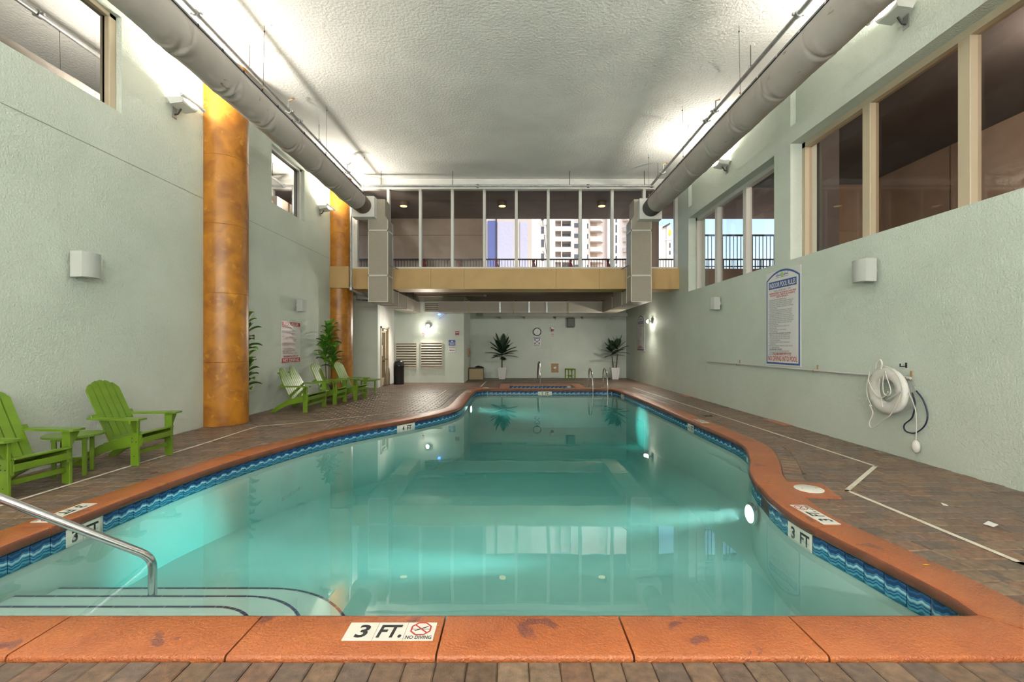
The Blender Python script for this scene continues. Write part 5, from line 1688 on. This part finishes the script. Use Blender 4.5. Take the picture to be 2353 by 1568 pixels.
MB().lathe([(0.075, 0.004), (0.075, 0.012), (0.04, 0.03)], 16, (1.04, 17.85, 0)).build('flange', M['steel'], parent=t, smooth=True)

t = thing('entry_handrail', 'brushed steel handrail sloping into the water over the entry steps', 'handrail', (-3.4, 3.0, 0))
A_, B_ = Vector((-2.755, 3.475, -0.115)), Vector((-3.42, 3.03, 0.486))
C_ = B_ + (B_ - A_) * 0.55
MB().tube(bend([(-2.758, 3.478, -0.42), A_, C_, (-4.25, 2.42, 0.86), (-4.45, 2.28, 0.80), (-4.47, 2.26, 0.0)], 0.09, 6), 0.029, 14).build('rail', M['steel'], parent=t, smooth=True)
MB().lathe([(0.055, 0.002), (0.055, 0.012), (0.03, 0.03)], 16, (-4.47, 2.26, 0)).build('flange', M['steel'], parent=t, smooth=True)

# small litter on the deck
def at_deck(u, v): return P(u, v, 0.004)
p = at_deck(1628, 957)
t = thing('sunglasses', 'black sunglasses lying on the deck by the far coping', 'sunglasses', p)
for dx in (-0.04, 0.04):
    q = MB(Matrix.Translation(p)); q.prism([(dx + 0.034 * math.cos(a * math.pi / 8), 0.0 + 0.026 * math.sin(a * math.pi / 8)) for a in range(16)], 0.0, 0.022); q.build('lens', M['black'], parent=t)
q = MB(Matrix.Translation(p)); q.box(-0.01, 0.01, -0.006, 0.006, 0.006, 0.016); q.build('bridge', M['black'], parent=t)
for dx in (-0.075, 0.075):
    q = MB(Matrix.Translation(p)); q.bar((dx, 0, 0.01), (dx * 0.95, 0.13, 0.006), 0.006, 0.010); q.build('temple', M['black'], parent=t)
for (u, v, w_, a, lab) in ((2276, 1206, 0.055, 0.5, 'larger white paper scrap on the pavers near the picture edge'), (2170, 1161, 0.032, 1.2, 'small white paper scrap on the pavers below the life ring')):
    p = at_deck(u, v)
    q = MB(Matrix.Translation(p) @ Matrix.Rotation(a, 4, 'Z'))
    q.add([(-w_, -w_ * .6, 0.002), (w_ * .7, -w_ * .7, 0.004), (w_, w_ * .5, 0.012), (-w_ * .8, w_ * .6, 0.003), (0, 0, 0.010)], [(0, 1, 4), (1, 2, 4), (2, 3, 4), (3, 0, 4)])
    q.build('paper_scrap', M['paper'], label=lab, cat='paper', group='paper scraps on the deck', fix=False)
p = P(2129, 1299, ZK + 0.002)
q = MB(Matrix.Translation(p)); q.add([(-0.03, 0, 0.001), (0, -0.009, 0.003), (0.028, 0.002, 0.001), (0, 0.008, 0.004)], [(0, 1, 2, 3)])
q.build('fallen_leaf', M['yellow_ink'], label='small yellow leaf on the orange coping near the corner', cat='leaf', fix=False)

# ------------------------------------------------------------------ loudspeakers on the walls
def loudspeaker(label, y, z, side, s=1.0):
    x = XL if side < 0 else XR
    n = -side                                     # out of the wall
    t = thing('wall_speaker', label, 'speaker', (x, y, z), group='wall loudspeakers')
    MB().lathe([(0.05 * s, 0.0), (0.05 * s, 0.03), (0.025 * s, 0.05), (0.025 * s, 0.09)] if n > 0 else [(0.05 * s, 0.0), (0.05 * s, -0.03), (0.025 * s, -0.05), (0.025 * s, -0.09)], 16, (x, y, z), 'x').build('bracket', M['speaker'], parent=t, smooth=True)
    q = MB()
    h_, d0, d1 = 0.165 * s, 0.06 * s, 0.26 * s
    pl = [(d0, -0.115 * s), (d1 - 0.03 * s, -0.135 * s), (d1 - 0.03 * s, 0.135 * s), (d0, 0.115 * s)]
    m_ = Matrix(((n, 0, 0, x), (0, 1, 0, y), (0, 0, 1, z), (0, 0, 0, 1)))
    q.m = m_; q.prism(pl, -h_, h_)
    q.build('cabinet', M['speaker'], parent=t)
    q = MB(m_)
    vs, fs = [], []
    for i in range(9):
        a = -1 + 2 * i / 8
        bx = d1 - 0.03 * s + 0.035 * s * (1 - a * a)
        vs += [(bx, a * 0.135 * s, -h_ * 0.97), (bx + 0.012 * s * (1 - a * a), a * 0.135 * s, 0), (bx, a * 0.135 * s, h_ * 0.97)]
    for i in range(8):
        fs += [(3 * i, 3 * i + 3, 3 * i + 4, 3 * i + 1), (3 * i + 1, 3 * i + 4, 3 * i + 5, 3 * i + 2)]
    n0 = len(vs)
    fs += [tuple(3 * i for i in range(9)), tuple(3 * i + 2 for i in range(9))]
    q.add(vs, fs); q.build('grille', M['speaker_grille'], parent=t, smooth=True)
    q = MB(m_); q.bar((0.04 * s, 0, h_ + 0.012), (0.16 * s, 0, h_ + 0.012), 0.03 * s, 0.012); q.bar((0.04 * s, 0, -h_ - 0.012), (0.16 * s, 0, -h_ - 0.012), 0.03 * s, 0.012); q.bar((0.045 * s, 0, -h_ - 0.016), (0.045 * s, 0, h_ + 0.016), 0.03 * s, 0.012, up=(1, 0, 0))
    q.build('yoke', M['galv'], parent=t)
loudspeaker('pale wall speaker above the nearest green chairs', 5.93, 2.55, -1)
loudspeaker('pale wall speaker above the red pool rules sign', 12.0, 2.56, -1, 0.95)
loudspeaker('pale wall speaker above the life ring', 6.62, 2.59, 1)
loudspeaker('pale wall speaker just beyond the tall arched rules sign', 11.55, 2.57, 1, 0.95)

# ------------------------------------------------------------------ reach pole and life ring
t = thing('reach_pole', 'long aluminium reach pole hung along the wall', 'pole', (5.19, 8.4, 1.07))
MB().tube([(5.19, 11.95, 1.085), (5.19, 5.95, 1.075)], 0.019, 10).build('tube', M['pole'], parent=t, smooth=True)
MB().tube([(5.19, 11.95, 1.085), (5.19, 12.25, 1.085)], 0.013, 8).build('tip', M['pole'], parent=t, smooth=True)
for y in (10.55, 7.85, 6.0):
    q = MB(); q.box(5.238, 5.249, y - 0.012, y + 0.012, 1.05, 1.17); q.bar((5.164, y, 1.045), (5.164, y, 1.085), 0.014, 0.006, up=(1, 0, 0)); q.bar((5.164, y, 1.05), (5.249, y, 1.05), 0.014, 0.006)
    q.build('hook', M['plate_tan'], parent=t)

RC = Vector((5.095, 6.20, 0.885))
t = thing('life_ring', 'white life ring with loose white rope hanging on the wall', 'life ring', RC)
def ringpt(a, r, out=0.0): return Vector((RC.x - out, RC.y - r * math.cos(a), RC.z + r * math.sin(a)))
q = MB()
vs, fs = [], []
NA, NB = 48, 16
for i in range(NA):
    a = 2 * math.pi * i / NA
    for j in range(NB):
        b = 2 * math.pi * j / NB
        rr = 0.235 + 0.085 * math.cos(b)
        vs.append(ringpt(a, rr, 0.058 * math.sin(b)))
for i in range(NA):
    for j in range(NB):
        fs.append((i * NB + j, i * NB + (j + 1) % NB, ((i + 1) % NA) * NB + (j + 1) % NB, ((i + 1) % NA) * NB + j))
q.add(vs, fs); q.build('float', M['ring'], parent=t, smooth=True)
for a in (1.2, 3.7, 4.75, 0.1):
    q = MB(); vs, fs = [], []
    for j in range(17):
        b = 2 * math.pi * j / 16
        rr, oo = 0.235 + 0.089 * math.cos(b), 0.062 * math.sin(b)
        vs += [ringpt(a - 0.09, rr, oo), ringpt(a + 0.09, rr, oo)]
    fs = [(2 * j, 2 * j + 1, 2 * j + 3, 2 * j + 2) for j in range(16)]
    q.add(vs, fs); q.build('band', M['sign_white'], parent=t, smooth=True, fix=False)
def rope(pts2, name='rope', r=0.007, m_='rope', out=0.075):
    """rope through (right, up) offsets from the ring centre"""
    ctrl = catmull([(p[0], p[1], p[2] if len(p) > 2 else out) for p in pts2], 0.02)
    return MB().tube([(RC.x - c[2], RC.y - c[0], RC.z + c[1]) for c in ctrl], r, 6).build(name, M[m_], parent=t, smooth=True)
rope([(0.30 * math.cos(a), 0.335 * math.sin(a)) for a in [math.pi * (1.25 - k * 0.115) for k in range(13)]], out=0.05)
rope([(0.06, 0.27), (0.03, 0.10), (0.05, -0.03), (0.12, -0.05), (0.16, 0.02), (0.10, 0.18), (0.07, 0.27)], out=0.09)
rope([(-0.20, 0.26), (-0.22, 0.12), (-0.13, -0.03), (-0.04, -0.09), (0.05, -0.07), (0.11, 0.0)], out=0.085)
rope([(-0.06, 0.16), (-0.07, 0.02), (-0.03, -0.12), (-0.01, -0.22)], out=0.06)
rope([(-0.24, -0.22), (-0.18, -0.33), (-0.24, -0.47), (-0.20, -0.545), (-0.08, -0.47), (0.02, -0.38), (0.14, -0.28), (0.30, 0.02)], out=0.06)
rope([(0.30, 0.03), (0.22, -0.03), (0.10, -0.10)], out=0.08)
rope([(-0.13, 0.30), (-0.11, 0.38), (-0.05, 0.42), (-0.02, 0.36), (-0.04, 0.30)], out=0.06, r=0.012)
rope([(0.33, 0.02, 0.0), (0.335, -0.2, -0.08), (0.33, -0.40, -0.1), (0.325, -0.60, -0.1)], name='float_line', out=0.03, r=0.006)
q = MB(); q.sphere((RC.x + 0.100, RC.y - 0.325, RC.z - 0.685), (0.045, 0.05, 0.085), 14, 10); q.build('throw_float', M['ring'], parent=t, smooth=True)
tb = thing('hanging_blue_rope', 'dark blue rope looped on the wall behind the life ring', 'rope', (RC.x + 0.06, RC.y - 0.4, RC.z - 0.3))
ctrl = catmull([(0.24, 0.0), (0.28, -0.14), (0.24, -0.32), (0.12, -0.44), (0.14, -0.52), (0.28, -0.52), (0.42, -0.40), (0.46, -0.25), (0.40, -0.08), (0.30, 0.03)], 0.02)
MB().tube([(RC.x + 0.125, RC.y - c[0], RC.z + c[1]) for c in ctrl], 0.009, 6).build('loop', M['blue_rope'], parent=tb, smooth=True)
q = MB(); q.box(5.238, 5.249, 6.07, 6.09, 1.205, 1.275); q.bar((5.249, 6.08, 1.225), (5.16, 6.08, 1.225), 0.012, 0.010); q.bar((5.164, 6.08, 1.22), (5.164, 6.08, 1.262), 0.012, 0.008, up=(1, 0, 0))
q.build('ring_hook', M['bolt'], label='dark metal wall hook above the life ring', cat='hook')

# ------------------------------------------------------------------ fabric ducts and square ducts
def fabric_duct(label, x, z, r, side, cuff, amp):
    t = thing('fabric_duct', label, 'duct', (x, 4, z), group='fabric ducts under the ceiling')
    y0, y1 = -5.6, 12.82
    n, k = 900, 44
    vs, fs = [], []
    for i in range(n + 1):
        y = y0 + (y1 - y0) * i / n
        ph = (y - 0.35) % 1.02
        seam = math.exp(-((ph - 0.51) / 0.018) ** 2)
        for j in range(k):
            a = 2 * math.pi * j / k
            lower = 0.5 - 0.5 * math.sin(a)
            near = math.exp(-((ph - 0.51) / 0.16) ** 2)
            wr = noise.noise(Vector((math.cos(a) * 1.1, y * 13.0 + 3.0 * math.sin(a), math.sin(a) * 1.1)))
            slow = noise.noise(Vector((math.cos(a) * 0.8, y * 0.9, math.sin(a) * 0.8 + 5)))
            rr = r * (1 - 0.030 * seam + amp * wr * (0.15 + near) * lower + 0.014 * slow)
            vs.append((x + rr * math.cos(a), y, z + rr * math.sin(a) - 0.01 * math.sin(math.pi * ph / 1.02)))
    for i in range(n):
        for j in range(k):
            fs.append((i * k + j, i * k + (j + 1) % k, (i + 1) * k + (j + 1) % k, (i + 1) * k + j))
    q = MB(); q.add(vs, fs); q.build('sleeve', M['fabric'], parent=t, smooth=True, fix=False, angle=80)
    prof_ = [(r * (1.0 - 0.055 * (i % 2) - 0.010 * i), y1 - 0.02 + 0.062 * i) for i in range(11)]
    q = MB(); q.lathe(prof_, 40, (x, 0, z), 'y'); q.build('cuff', M[cuff], parent=t, smooth=True, fix=False)
    # track and clips along the top edge turned to the room
    ta = math.radians(24 if side < 0 else 157)
    tx, tz = x + (r + 0.012) * math.cos(ta), z + (r + 0.012) * math.sin(ta)
    q = MB(); q.bar((tx, y0, tz), (tx, y1, tz), 0.012, 0.026); q.build('track', M['galv'], parent=t)
    q = MB(); q.bar((tx, y0, tz - 0.022), (tx, y1, tz - 0.022), 0.010, 0.014); q.build('zip', M['rubber'], parent=t)
    y = 0.42
    while y < y1:
        q = MB(); q.box(tx - 0.013, tx + 0.013, y - 0.012, y + 0.012, tz - 0.02, tz + 0.016, 0.004); q.build('clip', M['rubber'] if side < 0 else M['sign_white'], parent=t)
        y += 0.51
    y = 2.5
    while y < y1:
        cl = MB().tube([(tx, y, tz), (tx - 0.02 * side, y, ZC - 0.004)], 0.0035, 5).build('wire', M['dark_metal'], parent=t)
        MB().sphere((tx, y, tz + 0.05), 0.016, 8, 5).build('hook', M['plate_tan'], parent=cl)
        MB().sphere((tx - 0.02 * side, y, ZC - 0.10), 0.014, 8, 5).build('anchor', M['dark_metal'], parent=cl)
        y += 2.55
    return t
fabric_duct('long grey fabric duct with creases beside the amber columns', -4.44, 5.64, 0.272, -1, 'fabric_dark', 0.11)
fabric_duct('long grey fabric duct along the window bays', 4.05, 5.56, 0.276, 1, 'fabric_dark2', 0.05)

def seam_box(q, x0, x1, y0, y1, z, g=0.012, hgt=0.05):
    q.box(x0 - g, x1 + g, y0 - g, y1 + g, z - hgt / 2, z + hgt / 2)
def square_duct(label, x0, x1, side, xc, zc, yend):
    """vertical riser in front of the beam, elbow to the fabric duct, run back under the low ceiling"""
    t = thing('square_duct', label, 'duct', ((x0 + x1) / 2, 13.95, 2.82), group='painted square ducts')
    ya, yb = 13.72, 14.28
    MB().box(x0, x1, ya, yb, 2.83, 5.30).build('riser', M['duct'], parent=t)
    m_ = [(-1, (ya, 5.30)), ]
    q = MB()
    e0, e1 = ((-4.78, x1 - 0.08) if side < 0 else (x0 + 0.08, 4.42))
    q.add([(x0, ya, 5.30), (x1, ya, 5.30), (x1, yb, 5.30), (x0, yb, 5.30), (e0, ya, 5.42), (e1, ya, 5.42), (e1, yb, 5.42), (e0, yb, 5.42), (e0, ya, 5.92), (e1, ya, 5.92), (e1, yb, 5.92), (e0, yb, 5.92)],
          [(i, (i + 1) % 4, 4 + (i + 1) % 4, 4 + i) for i in range(4)] + [(4 + i, 4 + (i + 1) % 4, 8 + (i + 1) % 4, 8 + i) for i in range(4)] + [(8, 9, 10, 11)])
    q.build('elbow', M['duct'], parent=t)
    q = MB(); c0, c1 = xc - 0.33, xc + 0.33
    q.box(c0, c1, 13.42, ya + 0.05, zc - 0.31, zc + 0.30); q.build('collar_box', M['white_wall'], parent=t)
    for z in (3.62, 4.98):
        q = MB(); seam_box(q, x0, x1, ya, yb, z); q.build('seam', M['duct_seam'], parent=t)
    for (x, y) in ((x0, ya), (x1, ya), (x0 if side > 0 else x1, yb)):
        q = MB(); q.box(x - 0.012, x + 0.012, y - 0.012, y + 0.012, 2.83, 5.30); q.build('corner_seam', M['duct_seam'], parent=t)
    q = MB(); q.box(x0 - 0.012, x1 + 0.012, ya - 0.012, ya + 0.012, 2.82, 2.845); q.build('seam', M['duct_seam'], parent=t)
    rn = MB(); rn.box(x0, x1, yb, yend, 2.83, 3.25); run = rn.build('run', M['duct'], parent=t)
    for y in ([15.0, 16.2, 17.3] if side < 0 else [14.9, 16.4]):
        q = MB(); q.box(x0 - 0.01, x1 + 0.01, y - 0.02, y + 0.02, 2.82, 3.26); q.build('seam', M['duct_seam'], parent=run)
        xx = x1 if side < 0 else x0
        MB().tube([(xx - side * 0.02 * -1, y, 2.80), (xx - side * -0.02, y, ZS)], 0.008, 6).build('hanger', M['dark_metal'], parent=run)
    q = MB(); q.bar(((x1 if side < 0 else x0), 14.0, 3.98), ((x1 if side < 0 else x0) - side * 0.14, 14.40, 3.93), 0.03, 0.02); q.build('strap', M['galv'], parent=t)
    return t
square_duct('square painted duct riser beside the far amber column', -4.37, -3.79, -1, -4.44, 5.62, 18.48)
square_duct('square painted duct riser in front of the gabled tower view', 3.55, 4.15, 1, 4.05, 5.55, 18.48)
t = thing('square_cross_duct', 'long square duct hung level under the low ceiling', 'duct', (0.3, 18.2, 2.83))
MB().box(-2.99, 3.53, 18.08, 18.48, 2.83, 3.25).build('run', M['duct'], parent=t)
for x in (-1.76, -0.54, 0.0, 0.62, 1.32, 2.2):
    big = x in (-1.76, 0.0, 2.2)
    MB().box(x - (0.022 if big else 0.03), x + (0.022 if big else 0.03), 18.06, 18.49, 2.81, 3.29 if big else 3.26).build('seam', M['box_tan'] if big else M['galv'], parent=t)
for z in (2.835, 3.245):
    MB().box(-2.99, 3.53, 18.068, 18.08, z - 0.012, z + 0.012).build('edge_seam', M['duct_seam'], parent=t)

# ------------------------------------------------------------------ sprinkler pipes
ZP = 6.42
def clamp(parent, c, d, r=0.055):
    q = MB(); q.tube([Vector(c) - Vector(d) * 0.035, Vector(c) + Vector(d) * 0.035], r, 12); cp = q.build('coupling', M['galv'], parent=parent, smooth=True)
    s_ = Vector(d).cross(Vector((0, 0, 1)))
    for sg_ in (-1, 1):
        MB().box(c[0] + s_.x * 0.07 * sg_ - 0.018, c[0] + s_.x * 0.07 * sg_ + 0.018, c[1] + s_.y * 0.07 * sg_ - 0.018, c[1] + s_.y * 0.07 * sg_ + 0.018, c[2] - 0.02, c[2] + 0.02, 0.004).build('bolt_lug', M['galv'], parent=cp)
def sprinkler_line(label, x, lit):
    t = thing('sprinkler_pipe', label, 'pipe', (x, 4, ZP), group='sprinkler pipes under the ceiling')
    MB().tube([(x, -5.8, ZP), (x, 13.86, ZP)], 0.036, 12).build('pipe', M['galv'], parent=t, smooth=True)
    for y in (2.0, 6.25, 6.75, 9.55, 9.95, 12.9):
        clamp(t, (x, y, ZP), (0, 1, 0))
    for y in (3.0, 6.2, 9.5, 12.85):
        hd = MB().tube([(x, y, ZP), (x, y, ZP + 0.20)], 0.016, 8).build('sprinkler_head', M['galv'], parent=t, smooth=True)
        q = MB(); q.tube([(x, y, ZP + 0.2), (x + 0.09, y, ZP + 0.22)], 0.014, 8); q.lathe([(0.035, ZP + 0.24), (0.035, ZP + 0.245)], 10, (x + 0.10, y, 0)); q.build('deflector', M['plate_tan'], parent=hd)
    for y in (1.2, 4.4, 8.1, 11.0, 13.3):
        MB().tube([(x, y, ZP + 0.05), (x, y, ZC)], 0.006, 6).build('hanger_rod', M['dark_metal'], parent=t)
        q = MB(); q.tube([(x - 0.045, y, ZP + 0.0), (x - 0.035, y, ZP + 0.05), (x, y, ZP + 0.09), (x + 0.035, y, ZP + 0.05), (x + 0.045, y, ZP)], 0.006, 6); q.build('clevis', M['galv'], parent=t)
    return t
sprinkler_line('sprinkler pipe running beside the duct near the amber columns', -4.70, 1)
sprinkler_line('sprinkler pipe running beside the duct over the window bays', 4.22, 0)
t = thing('sprinkler_pipe', 'sprinkler pipe crossing in front of the glass wall', 'pipe', (0, 13.9, ZP), group='sprinkler pipes under the ceiling')
MB().tube([(-5.0, 13.92, ZP - 0.03), (4.30, 13.92, ZP - 0.03)], 0.036, 12).build('pipe', M['galv'], parent=t, smooth=True)
for x in (-4.70, -1.10, 2.28, 4.22): clamp(t, (x, 13.92, ZP - 0.03), (1, 0, 0), 0.058)
for x in (-4.05, -1.86, 1.72, 4.0): MB().tube([(x, 13.92, ZP), (x, 13.92, ZC)], 0.009, 6).build('hanger_rod', M['dark_metal'], parent=t)
t = thing('drop_pipe', 'upright galvanized pipe beside the far amber column', 'pipe', (-4.98, 13.95, 3.1))
MB().tube(bend([(-4.98, 13.95, 6.35), (-4.98, 13.95, 3.22), (-4.64, 14.25, 3.05), (-4.64, 16.2, 3.05)], 0.06), 0.034, 12).build('pipe', M['galv'], parent=t, smooth=True)
MB().lathe([(0.06, 3.20), (0.07, 3.25), (0.06, 3.30)], 14, (-4.98, 13.95, 0)).build('coupling', M['galv'], parent=t, smooth=True)
MB().tube(bend([(-4.86, 14.1, 3.12), (-4.86, 14.1, 2.93), (-4.50, 14.3, 2.93)], 0.03), 0.02, 8).build('drain_loop', M['black'], parent=t, smooth=True)

# ------------------------------------------------------------------ uplights on the long walls
def uplight(label, y, z, side, watts):
    x = (XL if side < 0 else XR + 0.10)
    n = -side
    t = thing('wall_uplight', label, 'light', (x, y, z), group='uplights on the long walls')
    m_ = Matrix(((n, 0, 0, x), (0, 1, 0, y), (0, 0, 1, z), (0, 0, 0, 1)))
    MB(m_).box(0, 0.012, -0.05, 0.05, -0.16, 0.02, 0.003).build('wall_plate', M['galv'], parent=t)
    q = MB(m_); q.tube([(0.01, 0, -0.10), (0.06, 0, -0.09), (0.12, 0, 0.0)], 0.013, 8); q.build('arm', M['dark_metal'], parent=t, smooth=True)
    q = MB(m_)
    q.add([(0.06, -0.17, 0.0), (0.26, -0.17, 0.03), (0.26, 0.17, 0.03), (0.06, 0.17, 0.0), (0.03, -0.20, 0.10), (0.30, -0.20, 0.11), (0.30, 0.20, 0.11), (0.03, 0.20, 0.10)],
          [(0, 1, 2, 3), (0, 4, 5, 1), (1, 5, 6, 2), (2, 6, 7, 3), (3, 7, 4, 0)])
    q.build('tray', M['white_plastic'], parent=t)
    q = MB(m_); pr = []
    for i in range(25):
        pr.append((0.026 + (0.006 if i % 2 else 0.0), -0.28 + 0.56 * i / 24))
    q.lathe(pr, 10, (0.32, 0, 0.10), 'y'); q.build('ribbed_edge', M['white_plastic'], parent=t, smooth=True, angle=60)
    q = MB(m_); q.box(0.10, 0.24, -0.14, 0.14, 0.06, 0.075); q.build('lamp_tube', M['lamp_tube'], parent=t)
    p0 = m_ @ Vector((0.17, 0, 0.115)); p1 = m_ @ Vector((0.80, 0, 1.2))
    aim_light('uplight_lamp', 'AREA', p0, p1, watts, (1.0, 0.93, 0.80), parent=t, size=(0.30, 0.12))
for y, lab in ((7.68, 'white uplight on the wall just before the near amber column'), (13.46, 'white uplight on the wall just before the far amber column'), (1.9, 'white uplight on the chair side wall beside the camera'), (-3.6, 'white uplight on the chair side wall behind the camera')):
    uplight(lab, y, 5.50, -1, UP_W if y > 4 else UP_W * 3.6)  # unseen ones near the camera boosted to fill the hall with light
for y, lab in ((6.2, 'white uplight above the tan framed window bay'), (11.4, 'white uplight above the three pane window'), (0.9, 'white uplight on the window side wall beside the camera'), (-4.2, 'white uplight on the window side wall behind the camera')):
    uplight(lab, y, 5.98, 1, UP_W if y > 4 else UP_W * 3.6)  # same extra fill strength for those out of view

# ------------------------------------------------------------------ floodlights, then fill lights added out of view
def flood(label, o, r, watts):
    fm = frame(o, r, (0, 0, 1))
    t = thing('wall_floodlight', label, 'light', o, group='wall floodlights')
    MB(fm).box(-0.06, 0.06, -0.06, 0.06, 0, 0.03, 0.005).build('base', M['galv'], parent=t)
    q = MB(fm); q.tube([(0, 0, 0.03), (0, 0.01, 0.07), (0, 0.0, 0.10)], 0.018, 8); q.build('arm', M['galv'], parent=t, smooth=True)
    q = MB(fm); q.lathe([(0.035, 0.08), (0.05, 0.10), (0.075, 0.17)], 18, (0, 0, 0)); q.build('shade', M['white_plastic'], parent=t, smooth=True, fix=False)
    q = MB(fm); q.sphere((0, 0, 0.17), 0.062, 14, 9); q.build('bulb', M['lamp_white'], parent=t, smooth=True)
    aim_light('floodlight_lamp', 'SPOT', fm @ Vector((0, -0.03, 0.26)), fm @ Vector((0, -0.75, 1.2)), watts, (1.0, 0.93, 0.80), parent=t, cone=172, blend=0.7, radius=0.06)
    point_light('floodlight_glow', fm @ Vector((0, -0.03, 0.24)), watts * 0.10, (1.0, 0.93, 0.80), 0.06, parent=t)
flood('bright floodlight above the louvers', (-3.45, YL, 2.30), RB, FLOOD_W)
flood('bright floodlight on the right wall near the small arched sign', (XR, 17.2, 2.42), (0, -1, 0), FLOOD_W)
def fill_light(label, x, z):
    """unseen fill light added on the wall behind the camera to brighten the hall"""
    t = thing('added_fill_light', label, 'light', (x, Y0, z), group='added fill lights on the wall behind the camera')
    fm = frame((x, Y0, z), (-1, 0, 0), (0, 0, 1))
    MB(fm).box(-0.05, 0.05, -0.06, 0.06, 0, 0.05, 0.005).build('base', M['galv'], parent=t)
    MB(fm).box(-0.22, 0.22, -0.14, 0.14, 0.05, 0.15, 0.02).build('housing', M['white_plastic'], parent=t)
    MB(fm).box(-0.20, 0.20, -0.12, 0.12, 0.15, 0.155).build('lens', M['lamp_white'], parent=t)
    aim_light('added_fill_lamp', 'AREA', (x, Y0 + 0.17, z), (x * 0.7, -1.0, 9.0), FILL_W, (1.0, 0.985, 0.95), parent=t, size=(0.40, 0.24))
for i, x in enumerate((-4.6, -2.8, -0.95, 0.95, 2.8, 4.6)):
    fill_light(('first', 'second', 'third', 'fourth', 'fifth', 'sixth')[i] + ' added fill light from the chair side on the wall behind the camera', x, 3.4)
t = thing('blue_beacon', 'small glowing blue beacon below the square duct', 'light', (-2.99, YL, 2.7))
MB().tube([(-2.99, 18.30, 2.57), (-2.99, 18.30, 2.74)], 0.014, 8).build('stem', M['white_plastic'], parent=t)
MB().sphere((-2.99, 18.30, 2.76), (0.06, 0.06, 0.035), 12, 8).build('lens', M['lamp_blue'], parent=t, smooth=True)
MB().box(-3.0, -2.98, 18.30, YL, 2.60, 2.62).build('bracket', M['white_plastic'], parent=t)
